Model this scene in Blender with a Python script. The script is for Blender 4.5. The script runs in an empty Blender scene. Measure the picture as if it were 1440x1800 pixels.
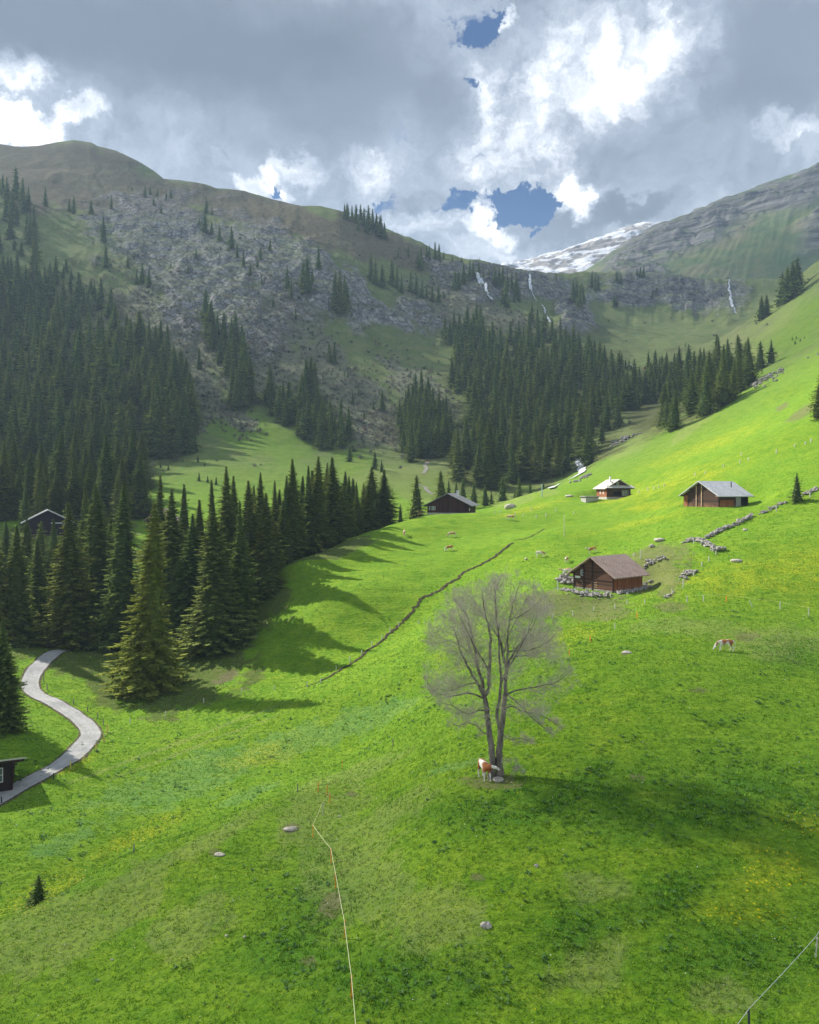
import bpy, math, random
import numpy as np
from mathutils import Vector, Matrix

random.seed(7)
RNG = np.random.default_rng(11)
sc = bpy.context.scene
COL = sc.collection
F = 1413.0          # focal length in photo pixels
CU, CV = 720.0, 860.0   # photo column straight ahead, photo row of the horizon
rad = math.radians

# ------------------------------------------------------------------ helpers
def tag(o, label=None, cat=None, group=None, kind=None):
    if label: o['label'] = label
    if cat: o['category'] = cat
    if group: o['group'] = group
    if kind: o['kind'] = kind
    return o

def mesh_np(name, V, faces, mat=None, smooth=False, attrs=None, uv=None):
    """V (n,3); faces: list of int arrays (m,k)"""
    me = bpy.data.meshes.new(name)
    V = np.asarray(V, dtype=np.float32)
    faces = [np.asarray(f, dtype=np.int32) for f in faces if len(f)]
    me.vertices.add(len(V)); me.vertices.foreach_set('co', V.ravel())
    nl = sum(f.size for f in faces); nf = sum(len(f) for f in faces)
    me.loops.add(nl); me.polygons.add(nf)
    me.loops.foreach_set('vertex_index', np.concatenate([f.ravel() for f in faces]))
    tot = np.concatenate([np.full(len(f), f.shape[1], np.int32) for f in faces])
    st = np.concatenate([[0], np.cumsum(tot)[:-1]]).astype(np.int32)
    me.polygons.foreach_set('loop_start', st)
    try: me.polygons.foreach_set('loop_total', tot)
    except Exception: pass
    if smooth: me.polygons.foreach_set('use_smooth', np.ones(nf, bool))
    for an, arr in (attrs or {}).items():
        arr = np.asarray(arr, np.float32)
        if arr.ndim == 1:
            a = me.attributes.new(an, 'FLOAT', 'POINT'); a.data.foreach_set('value', arr)
        else:
            a = me.attributes.new(an, 'FLOAT_COLOR', 'POINT'); a.data.foreach_set('color', arr.ravel())
    me.update(calc_edges=True)
    if mat: me.materials.append(mat)
    return me

def link(name, me, parent=None, loc=None):
    o = bpy.data.objects.new(name, me); COL.objects.link(o)
    if parent: o.parent = parent
    if loc is not None: o.location = loc
    return o

def empty(name, loc, rz=0.0):
    o = bpy.data.objects.new(name, None); COL.objects.link(o)
    o.location = loc; o.rotation_euler = (0, 0, rz); o.empty_display_size = .3
    return o

class MB:
    """collects boxes, prisms, tubes in one mesh"""
    def __init__(s): s.v = []; s.f = []; s.m = []
    def add(s, vs, fs, mi=0):
        b = len(s.v); s.v += [tuple(p) for p in vs]; s.f += [tuple(b+i for i in f) for f in fs]; s.m += [mi]*len(fs)
    def box(s, x0, x1, y0, y1, z0, z1, mi=0, M=None):
        vs = [Vector((x, y, z)) for z in (z0, z1) for y in (y0, y1) for x in (x0, x1)]
        if M: vs = [M @ p for p in vs]
        s.add(vs, [(0,2,3,1),(4,5,7,6),(0,1,5,4),(2,6,7,3),(0,4,6,2),(1,3,7,5)], mi)
    def prism(s, poly, y0, y1, mi=0, M=None):
        n = len(poly)
        vs = [Vector((x, y0, z)) for x, z in poly] + [Vector((x, y1, z)) for x, z in poly]
        if M: vs = [M @ p for p in vs]
        fs = [tuple(range(n)), tuple(range(2*n-1, n-1, -1))] + [(i, n+i, n+(i+1) % n, (i+1) % n) for i in range(n)]
        s.add(vs, fs, mi)
    def tube(s, pts, rs, n=6, mi=0, cap=True):
        pts = [Vector(p) for p in pts]
        if not isinstance(rs, (list, tuple)): rs = [rs]*len(pts)
        vs = []
        for i, p in enumerate(pts):
            t = (pts[min(i+1, len(pts)-1)] - pts[max(i-1, 0)])
            t = t.normalized() if t.length > 1e-9 else Vector((0, 0, 1))
            a = t.orthogonal().normalized() if abs(t.z) > .95 else t.cross(Vector((0, 0, 1))).normalized()
            b = t.cross(a)
            for k in range(n):
                an = 2*math.pi*k/n
                vs.append(p + (a*math.cos(an) + b*math.sin(an))*rs[i])
        fs = [(i*n+k, i*n+(k+1) % n, (i+1)*n+(k+1) % n, (i+1)*n+k) for i in range(len(pts)-1) for k in range(n)]
        if cap: fs += [tuple(range(n-1, -1, -1)), tuple((len(pts)-1)*n+k for k in range(n))]
        s.add(vs, fs, mi)
    def blob(s, c, r, seed=0, n=8, mi=0, amp=.25):
        """irregular stone"""
        rr = random.Random(seed); m = n//2+1; vs = []
        ph = [rr.uniform(0, 6.3) for _ in range(6)]
        for j in range(m+1):
            th = math.pi*j/m
            for k in range(n):
                an = 2*math.pi*k/n
                d = 1+amp*(math.sin(2*an+ph[0]+th)+math.sin(3*th+ph[1])*.7+math.sin(3*an+ph[2])*.5)*.6+rr.uniform(-.1, .1)
                vs.append((c[0]+r[0]*d*math.sin(th)*math.cos(an), c[1]+r[1]*d*math.sin(th)*math.sin(an), c[2]+r[2]*d*math.cos(th)))
        fs = [(j*n+k, (j+1)*n+k, (j+1)*n+(k+1) % n, j*n+(k+1) % n) for j in range(m) for k in range(n)]
        s.add(vs, fs, mi)
    def build(s, name, mats, parent=None, smooth=False, loc=None):
        me = bpy.data.meshes.new(name); me.from_pydata(s.v, [], s.f)
        for m in (mats if isinstance(mats, (list, tuple)) else [mats]): me.materials.append(m)
        me.polygons.foreach_set('material_index', s.m)
        if smooth: me.polygons.foreach_set('use_smooth', [True]*len(s.f))
        me.update()
        return link(name, me, parent, loc)

# ---- numpy gradient noise
_perm = np.random.default_rng(3).permutation(256).astype(np.int64); _perm = np.concatenate([_perm, _perm])
_ga = np.random.default_rng(4).uniform(0, 2*np.pi, 256); _gx, _gy = np.cos(_ga), np.sin(_ga)
def perlin(x, y):
    xi = np.floor(x).astype(np.int64); yi = np.floor(y).astype(np.int64)
    xf, yf = x-xi, y-yi; xi &= 255; yi &= 255
    u = xf*xf*xf*(xf*(xf*6-15)+10); v = yf*yf*yf*(yf*(yf*6-15)+10)
    def g(ix, iy, dx, dy):
        h = _perm[_perm[ix & 255] + (iy & 255)]
        return _gx[h]*dx + _gy[h]*dy
    n00 = g(xi, yi, xf, yf); n10 = g(xi+1, yi, xf-1, yf); n01 = g(xi, yi+1, xf, yf-1); n11 = g(xi+1, yi+1, xf-1, yf-1)
    return (n00*(1-u)+n10*u)*(1-v) + (n01*(1-u)+n11*u)*v
def fbm(x, y, o=4, g=.5, l=2.03):
    r = 0; a = 1
    for i in range(o):
        r = r + a*perlin(x+17.3*i, y-9.1*i); x = x*l; y = y*l; a *= g
    return r
def ridged(x, y, o=4, g=.55):
    r = 0; a = 1
    for i in range(o):
        r = r + a*(1-2*np.abs(perlin(x+5.7*i, y+3.3*i))); x = x*2.07; y = y*2.07; a *= g
    return r
def sstep(a, b, x):
    t = np.clip((x-a)/(b-a), 0, 1); return t*t*(3-2*t)

# ---- node helpers
def new_mat(name):
    m = bpy.data.materials.new(name); m.use_nodes = True
    nt = m.node_tree; nt.nodes.clear()
    out = nt.nodes.new('ShaderNodeOutputMaterial'); b = nt.nodes.new('ShaderNodeBsdfPrincipled')
    nt.links.new(b.outputs[0], out.inputs[0])
    b.inputs['Roughness'].default_value = .85
    b.inputs['Specular IOR Level'].default_value = .25
    return m, NT(nt), b
class NT:
    def __init__(s, nt): s.nt = nt
    def n(s, typ, **kw):
        nd = s.nt.nodes.new(typ)
        for k, v in kw.items():
            if k.startswith('_'): setattr(nd, k[1:], v)
            else: s.set(nd.inputs[k.replace('__', ' ')], v)
        return nd
    def set(s, inp, v):
        if isinstance(v, bpy.types.NodeSocket): s.nt.links.new(v, inp)
        elif v is not None: inp.default_value = v
    def math(s, op, a, b=None, c=None, clamp=False):
        nd = s.nt.nodes.new('ShaderNodeMath'); nd.operation = op; nd.use_clamp = clamp
        s.set(nd.inputs[0], a)
        if b is not None: s.set(nd.inputs[1], b)
        if c is not None: s.set(nd.inputs[2], c)
        return nd.outputs[0]
    def vmath(s, op, a, b=None, c=None):
        nd = s.nt.nodes.new('ShaderNodeVectorMath'); nd.operation = op
        s.set(nd.inputs[0], a)
        if b is not None: s.set(nd.inputs[1], b)
        if c is not None: s.set(nd.inputs[2], c)
        return nd.outputs['Value'] if op in ('LENGTH', 'DOT_PRODUCT', 'DISTANCE') else nd.outputs[0]
    def noise(s, vec, scale, detail=3, rough=.5, out='Fac', dist=0):
        nd = s.nt.nodes.new('ShaderNodeTexNoise')
        if vec is not None: s.nt.links.new(vec, nd.inputs['Vector'])
        nd.inputs['Scale'].default_value = scale; nd.inputs['Detail'].default_value = detail
        nd.inputs['Roughness'].default_value = rough; nd.inputs['Distortion'].default_value = dist
        return nd.outputs[out]
    def mr(s, v, a, b, c=0., d=1., mode='LINEAR'):
        nd = s.nt.nodes.new('ShaderNodeMapRange'); nd.interpolation_type = mode
        s.set(nd.inputs[0], v)
        for i, q in enumerate((a, b, c, d)): s.set(nd.inputs[i+1], q)
        return nd.outputs[0]
    def mix(s, f, a, b, blend='MIX'):
        nd = s.nt.nodes.new('ShaderNodeMix'); nd.data_type = 'RGBA'; nd.blend_type = blend; nd.clamp_factor = True
        s.set(nd.inputs[0], f)
        for i, q in ((6, a), (7, b)):
            if isinstance(q, (tuple, list)): q = (*q[:3], 1)
            s.set(nd.inputs[i], q)
        return nd.outputs[2]
    def attr(s, name, typ='GEOMETRY'):
        nd = s.nt.nodes.new('ShaderNodeAttribute'); nd.attribute_name = name; nd.attribute_type = typ
        return nd
    def sep(s, col):
        nd = s.nt.nodes.new('ShaderNodeSeparateColor'); s.set(nd.inputs[0], col); return nd.outputs
    def scale(s, vec, sx, sy, sz):
        nd = s.nt.nodes.new('ShaderNodeMapping'); s.nt.links.new(vec, nd.inputs[0]); nd.inputs['Scale'].default_value = (sx, sy, sz)
        return nd.outputs[0]
    def bump(s, h, strength=.5, dist=.1, normal=None):
        nd = s.nt.nodes.new('ShaderNodeBump'); s.set(nd.inputs['Height'], h)
        nd.inputs['Strength'].default_value = strength; nd.inputs['Distance'].default_value = dist
        if normal is not None: s.nt.links.new(normal, nd.inputs['Normal'])
        return nd.outputs[0]
    def coord(s, k='Object'):
        return s.nt.nodes.new('ShaderNodeTexCoord').outputs[k]

# ------------------------------------------------------------------ terrain
# (photo column, photo row, distance in m) of points on the ground, seen or hidden behind a crest
CP = [
 # under and before the camera
 (-300,3700,13),(300,3700,13),(900,3700,13),(1740,3600,13),
 (-300,2500,24),(300,2500,22),(900,2500,21),(1740,2400,21),
 (-300,1800,40),(0,1800,39),(300,1800,37),(600,1800,34.5),(900,1800,33.5),(1200,1800,33),(1440,1800,32.5),(1740,1750,34),
 # front knoll
 (-300,1720,44),(0,1680,45),(0,1618,50),(-300,1680,48),(130,1563,53),(235,1497,57),(330,1464,60),(400,1436,62),(480,1405,65),(550,1383,69),
 (200,1600,49),(400,1600,46),(600,1600,44.5),(600,1500,53),(600,1420,64),(618,1365,76),(750,1500,46.5),(750,1400,55),
 (865,1372,54),(865,1500,45),(865,1650,38.5),(1100,1650,38),(1100,1500,43.5),(1100,1350,54),(1300,1500,43),(1440,1665,37),(1440,1500,43.5),(1300,1350,54),(1440,1350,53),
 (1000,1250,66),(865,1280,66),(1150,1200,69),(1000,1180,76),(1273,1146,80),(1440,1180,74),(1100,1130,86),(1200,1085,98),(1300,1075,104),(1440,1092,100),(1380,1120,90),
 (1740,1500,45),(1740,1200,72),(1740,1040,100),
 (740,1300,76),(700,1350,70),(760,1230,90),
 # dip behind the knoll
 (-300,1690,56),(0,1640,56.5),(235,1530,66),(400,1458,72),(520,1402,78),
 (0,1590,63),(-300,1620,62),(235,1478,75),(400,1418,82),(520,1365,88),(620,1330,92),
 (0,1500,71),(150,1450,78),(300,1400,87),(450,1350,93),(620,1280,99),(700,1250,99),
 # meadow by the road
 (-300,1440,82),(0,1400,87),(0,1335,93),(100,1342,95),(175,1290,108),(40,1260,112),(60,1200,128),(95,1150,143),(0,1150,138),(-300,1300,100),(-300,1150,135),
 (300,1300,104),(262,1212,127),(424,1215,122),(370,1145,141),(540,1205,120),(640,1140,133),(700,1100,139),(480,1100,146),(470,1045,157),(540,1050,150),
 (600,1200,112),(750,1180,104),(850,1180,94),(900,1100,111),(1000,1085,114),(800,1100,124),
 # ridge with the long barn
 (600,1050,146),(680,1050,146),(760,1000,156),(680,1000,158),(600,1000,162),(830,1000,156),(520,985,166),(560,972,172),(620,944,184),(680,925,192),(740,908,200),(795,904,204),(850,902,206),
 (700,960,172),(795,942,182),(900,914,190),(950,930,182),(950,975,152),(1042,975,150),(880,960,164),
 # behind the ridge
 (-300,1120,160),(0,1130,152),(95,1128,158),(262,1150,150),(370,1110,158),(470,1040,178),(520,1010,190),(560,1000,200),(620,978,212),(680,950,220),(740,930,228),(795,915,235),(850,906,238),
 (0,1050,185),(200,1040,190),(350,1030,195),(0,950,218),(85,940,216),(250,930,235),(400,930,240),(500,930,245),(600,915,255),(680,900,258),(750,885,268),(850,888,262),(900,884,268),
 (-300,980,215),
 # barn terrace and right slope
 (1000,1040,122),(1078,1044,122),(1150,1040,119),(1180,1062,110),(1240,1058,110),(1440,1060,110),(1300,1050,112),(1300,1000,122),(1440,1000,119),(1240,960,134),(1110,990,134),(1150,950,146),
 (1263,893,158),(1200,893,165),(1320,880,163),(1440,900,143),(1440,800,168),(1360,850,165),(1440,738,190),(1740,900,130),(1740,700,180),(1740,560,260),(1740,1000,112),
 (1000,930,170),(1100,920,172),(1050,885,212),(1077,876,225),(1120,868,222),(1000,878,228),(940,893,225),(900,896,215),
 (1200,830,210),(1150,840,228),(1250,780,250),(1350,740,236),(1100,820,275),(945,864,255),(1000,845,280),(1050,810,310),(1100,780,330),(1160,745,355),(1250,700,350),(1350,660,320),(1440,620,300),
 (1200,715,380),(1300,650,420),(1400,600,400),(1440,560,420),(1300,618,480),(1370,570,520),(1440,505,520),(1330,566,590),(1380,530,600),(1440,470,600),(1410,480,640),
 (1740,420,500),(1740,330,600),
 (1330,580,680),(1400,540,700),(1440,520,700),(1740,400,700),
 # valley floor, stream
 (890,892,285),(945,872,290),(1000,838,320),(1018,820,335),(900,840,340),(960,830,345),(1030,790,360),(1070,760,390),(1130,720,430),(1180,690,460),(1230,660,490),
 (800,840,330),(700,830,330),(620,850,300),(500,850,300),(400,870,285),(300,880,275),(150,900,260),(0,905,250),(-300,920,240),
 (300,800,365),(380,800,360),(450,790,370),(560,790,395),(620,810,375),(360,745,425),(480,750,420),(560,740,440),(650,780,410),(740,800,390),(300,840,315),
 # left forest and massif
 (-300,860,300),(0,870,300),(100,875,310),(200,850,325),(0,780,360),(200,760,375),(-300,740,370),(100,690,430),(250,690,430),(-300,600,460),(0,620,490),(100,600,520),(200,600,520),(320,650,480),(300,600,540),(350,690,460),
 (-300,450,620),(60,450,650),(150,480,640),(230,540,590),(250,450,700),(300,450,710),(300,380,800),(200,370,820),(30,340,800),(-300,330,800),(100,310,900),(0,300,900),(190,300,960),(300,345,900),(400,360,870),
 (400,500,640),(400,420,750),(450,600,545),(450,680,480),(400,640,510),(500,430,730),(520,500,650),(540,600,560),(550,680,490),(600,620,560),(600,500,660),(600,430,760),(650,700,500),(650,450,760),(680,560,650),(700,640,570),(760,740,460),(700,730,480),
 (-300,250,1100),(0,256,1120),(65,258,1120),(130,249,1150),(170,257,1120),(250,286,1040),(290,318,980),(370,328,960),(430,338,950),(490,353,940),(560,364,900),(600,373,850),(650,388,850),(720,418,870),(790,448,880),(870,465,900),(905,473,930),
 (740,500,760),(780,560,680),(800,620,600),(850,560,690),(850,510,790),(820,480,840),(880,480,860),(900,750,430),(900,650,540),(850,700,480),(950,620,590),(950,560,720),(1000,700,480),(1040,640,570),(980,760,400),(930,520,820),(930,485,900),
 # bowl
 (1100,640,600),(1050,600,690),(1100,600,720),(1100,560,850),(1160,640,560),(1200,600,700),(1250,580,760),(1000,560,800),(1000,520,900),(1060,530,920),(1150,530,930),(1250,550,880),(1300,560,800),(1340,520,900),(1270,520,930),
 (980,483,980),(1060,480,1000),(1130,480,1010),(1190,482,1010),(1240,490,1020),(1300,490,1050),(1360,488,1080),(1440,470,1100),(1740,430,1150),
 # behind the skyline
 (-300,300,1300),(0,300,1300),(200,310,1300),(400,380,1200),(600,430,1100),(800,500,1150),(950,540,1200),(1100,540,1250),(1300,540,1300),(1500,520,1300),(1740,500,1350),
 (-300,420,1600),(300,450,1600),(800,600,1600),(1300,620,1600),(1740,600,1600),
]
CP = np.array(CP, float)
def _k(r2): return .5*r2*np.log(np.maximum(r2, 1e-12))
_SU, _SD = 330.0, .20
def _feat(u, ld): return np.stack([u/_SU, ld/_SD], -1)
def fit(P, lam=2e-3, SV=1.0):
    X = _feat(P[:, 0], np.log(P[:, 2])); y = P[:, 1]
    # work in the tangent of the sight line times distance: height
    y = (CV-P[:, 1])/F
    r2 = ((X[:, None]-X[None])**2).sum(-1); n = len(P)
    A = np.zeros((n+3, n+3)); A[:n, :n] = _k(r2)+lam*np.eye(n); A[:n, n] = 1; A[:n, n+1:] = X; A[n, :n] = 1; A[n+1:, :n] = X.T
    w = np.linalg.solve(A, np.concatenate([y, np.zeros(3)]))
    def f(u, ld):
        sh = np.shape(u); Q = _feat(np.ravel(u), np.ravel(ld)); out = np.empty(len(Q))
        for i in range(0, len(Q), 20000):
            q = Q[i:i+20000]; r = ((q[:, None]-X[None])**2).sum(-1)
            out[i:i+20000] = _k(r) @ w[:n] + w[n] + q @ w[n+1:]
        return out.reshape(sh)
    return f
_f = fit(CP)
NU, ND = 760, 1000
U0, U1, D0, D1 = -330., 1770., 13., 1600.
UU = np.linspace(U0, U1, NU); LD = np.linspace(math.log(D0), math.log(D1), ND)
# coarse evaluation, then bicubic-ish upsample by linear interpolation of a dense coarse grid
cu = np.linspace(U0, U1, 300); cl = np.linspace(LD[0], LD[-1], 360)
TC = _f(*np.meshgrid(cu, cl, indexing='ij'))
def up(TC):
    # cubic upsample along both axes
    def cub(a, xs, xn):
        h = xs[1]-xs[0]; t = np.clip((xn-xs[0])/h, 0, len(xs)-1-1e-9); i = t.astype(int); f = (t-i)
        g = lambda k: a[np.clip(i+k, 0, len(xs)-1)]
        f = f.reshape(-1, *([1]*(a.ndim-1)))
        p0, p1, p2, p3 = g(-1), g(0), g(1), g(2)
        return p1+.5*f*(p2-p0+f*(2*p0-5*p1+4*p2-p3+f*(3*(p1-p2)+p3-p0)))
    return cub(cub(TC, cu, UU).T, cl, LD).T
T = up(TC)                      # tangent of elevation, (NU, ND)
DD = np.exp(LD)
Ugrid, Dgrid = np.meshgrid(UU, DD, indexing='ij')
X = (Ugrid-CU)/F*Dgrid; Y = Dgrid; Z = T*Dgrid
V0 = CV - T*F                   # photo row of each grid point

_w1 = fbm(X/(Dgrid*.045)+9, LD[None, :]*9+X*0, 4); _w2 = fbm(X/(Dgrid*.02)+2, LD[None, :]*22+X*0+5, 3)
def blob(cx, cy, rx, ry, ang=0., soft=.5):
    a = rad(ang); dx, dy = Ugrid-cx, V0-cy
    p = (dx*math.cos(a)+dy*math.sin(a))/rx; q = (-dx*math.sin(a)+dy*math.cos(a))/ry
    r = np.sqrt(p*p+q*q)+.55*_w1+.3*_w2
    soft = min(1., soft+.25)
    return 1-sstep(1-soft, 1+soft, r)
def blobs(L, lo, hi):
    m = np.zeros_like(X)
    for b in L: m = np.maximum(m, blob(*b))
    return m*sstep(lo-.01, lo+.01, Dgrid)*(1-sstep(hi-.01, hi+.01, Dgrid))
far = sstep(300, 480, Dgrid)
# exposed rock, scree and bare scrub: patches of the mountain sides
rock = blobs([(330,440,170,75,22,.6),(480,470,120,60,35,.6),(590,520,80,50,35,.5),(260,400,90,40,10,.6),(640,545,110,22,25,.5),(330,540,60,60,0,.6),(420,560,90,70,40,.6),
  (810,500,60,30,20,.5),(900,495,60,22,8,.5),(740,560,60,18,25,.5)], 430, 1100)
cliff = blobs([(1150,505,110,24,3,.4),(1100,525,60,14,5,.4),(930,500,70,26,5,.4),(1230,520,60,30,10,.5),(1010,560,35,30,60,.5),(1290,520,25,35,0,.5),(860,495,70,26,20,.4),(1190,500,60,16,5,.4)], 560, 1150)
heath = blobs([(150,330,260,50,8,.4),(500,390,220,34,14,.4),(680,430,110,26,28,.4),(60,280,200,30,0,.4)], 700, 1300)
scrub = blobs([(330,650,90,60,50,.6),(560,640,60,50,40,.5),(740,690,80,30,40,.5),(660,740,90,40,20,.5),(780,540,90,40,25,.5),(240,600,90,100,30,.6),(480,640,60,60,40,.6),(620,690,60,40,30,.5),(820,580,60,30,30,.5),(880,560,60,20,10,.5),
  (500,560,80,40,30,.6),(410,730,50,14,25,.5),(350,730,24,36,20,.5)], 380, 1000)
n1 = fbm(X/60, Y/60, 4); n2 = fbm(X/14+3, Y/14, 4); n3 = fbm(X/3.2, Y/3.2+7, 3)
rid = ridged(X/38+.35*n1, (Y+Z)/38, 4); rid2 = ridged(X/12, (Y*.6+Z)/12, 3)
rockm = np.clip(rock*1.0+cliff, 0, 1)
dz = n1*3.0*far + n2*.9*far + n2*.28*sstep(60, 150, Dgrid)*(1-far) + n3*.05*(1-far) + fbm(X/7, Y/7, 3)*.16*(1-far)
dia = ridged((X*.8+Z*.6)/55, (Y*.3-X*.3+Z)/16, 3)
dz += rockm*(rid*4.2+rid2*.7+dia*1.8)*far + scrub*rid2*.5
# cattle terraces on the steep grass: fine steps across the slope
dz += (1-far)*.05*np.sin(Z*4.2+n2*5)*sstep(90, 130, Dgrid)
# cliff bands become steps
band = np.sin((Z+n1*8)/7.0*2*np.pi/2.2)
dz += cliff*band*3.0
Z = Z + dz
# the skyline of the massif: lift or lower the crest to its profile
_skyu = [-330,0,40,70,100,130,160,172,200,215,245,270,288,320,360,380,430,450,480,530,565,600,625,660,700,740,760,800,850,870,900,940,985,1030,1130,1190,1240,1330,1440,1770]
_skyv = [252,253,258,256,249,246,250,257,263,270,284,300,314,317,323,330,335,342,350,362,362,371,383,396,410,425,437,450,459,462,470,477,480,478,477,482,490,490,488,480]
_want = np.interp(UU, _skyu, _skyv)+fbm(UU/26, UU*0, 4)*3.0*sstep(560, 700, UU)+fbm(UU/40, UU*0+3, 3)*1.5
for _ in range(2):
    Vt_ = CV-Z/Dgrid*F; rz = (DD > 720) & (DD < 1260); jr = np.argmin(np.where(rz[None], Vt_, 1e9), 1); cur = Vt_[np.arange(NU), jr]; dr_ = DD[jr]
    dl = (cur-_want)/F; dl = np.where(UU > 1340, dl*sstep(1440, 1340, UU), dl)
    wq = sstep(-230, -5, Dgrid-dr_[:, None])*(1-sstep(60, 400, Dgrid-dr_[:, None])); Z = Z+dl[:, None]*Dgrid*wq
# levelled building plots cut into the slope: (photo column, distance) of the near corner, offset of the middle, inner and outer radius, share
def _z0(u, d):
    i = (u-U0)/(U1-U0)*(NU-1); j = (math.log(d)-LD[0])/(LD[-1]-LD[0])*(ND-1); return float(Z[int(round(i)), int(round(j))])
for (u_, d_, ox, oy, r0_, r1_, sh, v_) in [(1078,122,.5,5.2,6.2,10.5,1.,1042),(1263,158,1.7,6.,6.5,12.,.75,891),(1067,224,1.,4.,5.5,11.,.9,878),(22,88,-4.,2.,6.,10.,.9,1391),(122,217,-4.,5.,7.,12.,.9,940)]:
    zt = (CV-v_)/F*d_; cx_, cy_ = (u_-CU)/F*d_+ox, d_+oy
    w_ = sh*(1-sstep(r0_, r1_, np.hypot(X-cx_, Y-cy_))); Z = Z*(1-w_)+zt*w_
T2 = Z/Dgrid; V = CV - T2*F

def surf_z(x, y):
    u = CU + x/y*F; fu = np.clip((u-U0)/(U1-U0)*(NU-1), 0, NU-1.001); fd = np.clip((np.log(y)-LD[0])/(LD[-1]-LD[0])*(ND-1), 0, ND-1.001)
    i = np.floor(fu).astype(int); j = np.floor(fd).astype(int); a = fu-i; b = fd-j
    return (Z[i, j]*(1-a)+Z[i+1, j]*a)*(1-b)+(Z[i, j+1]*(1-a)+Z[i+1, j+1]*a)*b
def gz(x, y): return float(surf_z(np.float64(x), np.float64(y)))
def at(u, v, dmin=30., dmax=1500.):
    """the ground point that shows at photo column u, row v (first one met beyond dmin)"""
    fu = min(max((u-U0)/(U1-U0)*(NU-1), 0), NU-1.001); i = int(fu); a = fu-i
    col = V[i]*(1-a)+V[i+1]*a
    ok = np.nonzero((col <= v) & (DD >= dmin))[0]
    if len(ok) == 0: return None
    j = ok[0]
    if j > 0 and DD[j-1] >= dmin and col[j-1] > v:
        t = (col[j-1]-v)/(col[j-1]-col[j]+1e-9); d = DD[j-1]+(DD[j]-DD[j-1])*t
    else: d = DD[j]
    if d > dmax: return None
    x = (u-CU)/F*d
    return Vector((x, d, gz(x, d)))
def pos(u, d, dz=0.):
    x = (u-CU)/F*d; return Vector((x, d, gz(x, d)+dz))
# ------------------------------------------------------------------ ground colour masks (own colour of the ground, not light)
nearM = sstep(320, 240, Dgrid) if False else 1-sstep(240, 330, Dgrid)
drygrass = blobs([(60,1660,150,60,-25,.6),(220,1560,110,28,-28,.6),(340,1490,150,14,-27,.7),(230,1600,60,28,-30,.6),(330,1630,90,40,-25,.6),
  (560,1430,90,50,-25,.7),(640,1450,120,26,-25,.8),(620,1540,90,90,20,.8),(720,1600,120,60,20,.8),(1350,1130,90,30,5,.7),(1440,1130,60,24,0,.7),
  (1050,1560,60,30,0,.7),(1270,1750,60,30,0,.7),(1050,1700,80,40,-30,.8),(600,1370,120,14,-22,.8),(1200,1100,90,14,0,.8)], 20, 110)
drygrass = np.maximum(drygrass, blobs([(270,1322,230,3.2,-20.5,.3),(330,1318,180,2.6,-21,.3)], 60, 140))
drygrass = np.maximum(drygrass, blobs([(740,850,110,30,8,.5),(880,860,60,30,40,.5),(960,850,30,22,60,.5),(1090,775,50,26,-25,.5),(1150,740,60,20,-30,.5),(780,820,50,16,20,.6),(1300,640,60,20,-35,.6),(1360,560,50,24,-40,.6),(1290,600,40,20,-40,.6),(1220,745,60,12,-38,.6)], 240, 800))
worn = blobs([(985,1060,60,26,0,.6),(1140,1000,60,34,-20,.6),(1050,1070,70,20,0,.6),(1160,980,50,24,-15,.6),(865,1372,48,13,0,.5),(1170,1010,30,40,-30,.6),
  (580,1590,16,20,0,.5),(380,1500,12,6,0,.5),(510,1457,14,6,0,.5),(545,1690,16,8,0,.5),(840,1540,12,8,0,.6),(1120,1368,14,6,0,.5),(1230,1215,16,6,0,.5),(620,1395,12,5,0,.5),(1100,1147,10,4,-20,.5),
  (1310,1120,22,8,0,.6),(1410,725,26,10,-30,.6),(1375,715,14,5,-30,.6),(1175,680,60,20,0,.6),(1180,1066,34,9,0,.6),(400,1190,30,10,-20,.6)], 30, 450)
litter = blobs([(320,1190,130,60,-15,.4),(160,1150,90,50,0,.5),(400,1120,90,40,-35,.4),(480,1050,40,24,-30,.5),(300,1140,170,50,-15,.5),(60,1120,60,40,0,.5)], 110, 175)
litter = np.maximum(litter, blobs([(560,985,90,14,-22,.5),(420,1000,160,40,-10,.6),(100,1000,200,80,0,.6)], 165, 290))
litter = np.maximum(litter, .9*blobs([(120,700,230,170,60,.4),(950,720,150,170,40,.5),(900,650,100,60,40,.5),(1190,690,110,60,-30,.5),(550,730,70,40,30,.5),(740,750,70,50,0,.5)], 300, 900))
flower = blobs([(1330,1020,150,26,0,.7),(1180,850,110,16,-16,.7),(1240,785,90,10,-20,.8),(1140,890,60,6,-4,.7),(1120,920,80,5,-12,.7),(1420,1010,70,40,0,.8),(1000,1120,60,14,-20,.8),(130,1345,40,12,-20,.6),(80,1560,70,20,-25,.6),(460,1330,60,16,-15,.7),
  (1440,1440,80,26,0,.8),(1350,1530,70,40,0,.9),(1300,1600,70,20,0,.8),(930,895,60,5,-14,.6),(1085,880,40,4,-10,.5),(240,1470,90,14,-25,.7)], 36, 280)
blue = blobs([(560,1290,180,26,-18,.8),(330,1370,180,36,-18,.8),(690,1245,60,14,-15,.8),(810,1345,50,8,-12,.6),(120,1480,60,14,-20,.8),(430,1400,60,10,-20,.8)], 55, 120)
lush = blobs([(1150,1440,180,40,0,.8),(1330,1400,160,60,10,.9),(560,1600,60,80,0,.8),(520,1680,70,70,0,.9),(1300,1680,160,70,0,.9),(1000,1400,120,40,-10,.9),(1400,1150,60,24,0,.7),(880,1430,130,30,0,.9),(1150,1590,120,30,-25,.8),(1020,1640,70,60,-30,.8),(700,1720,200,60,0,.9)], 30, 110)
snowy = blobs([(952,895,1,1)], 5000, 6000)
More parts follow.
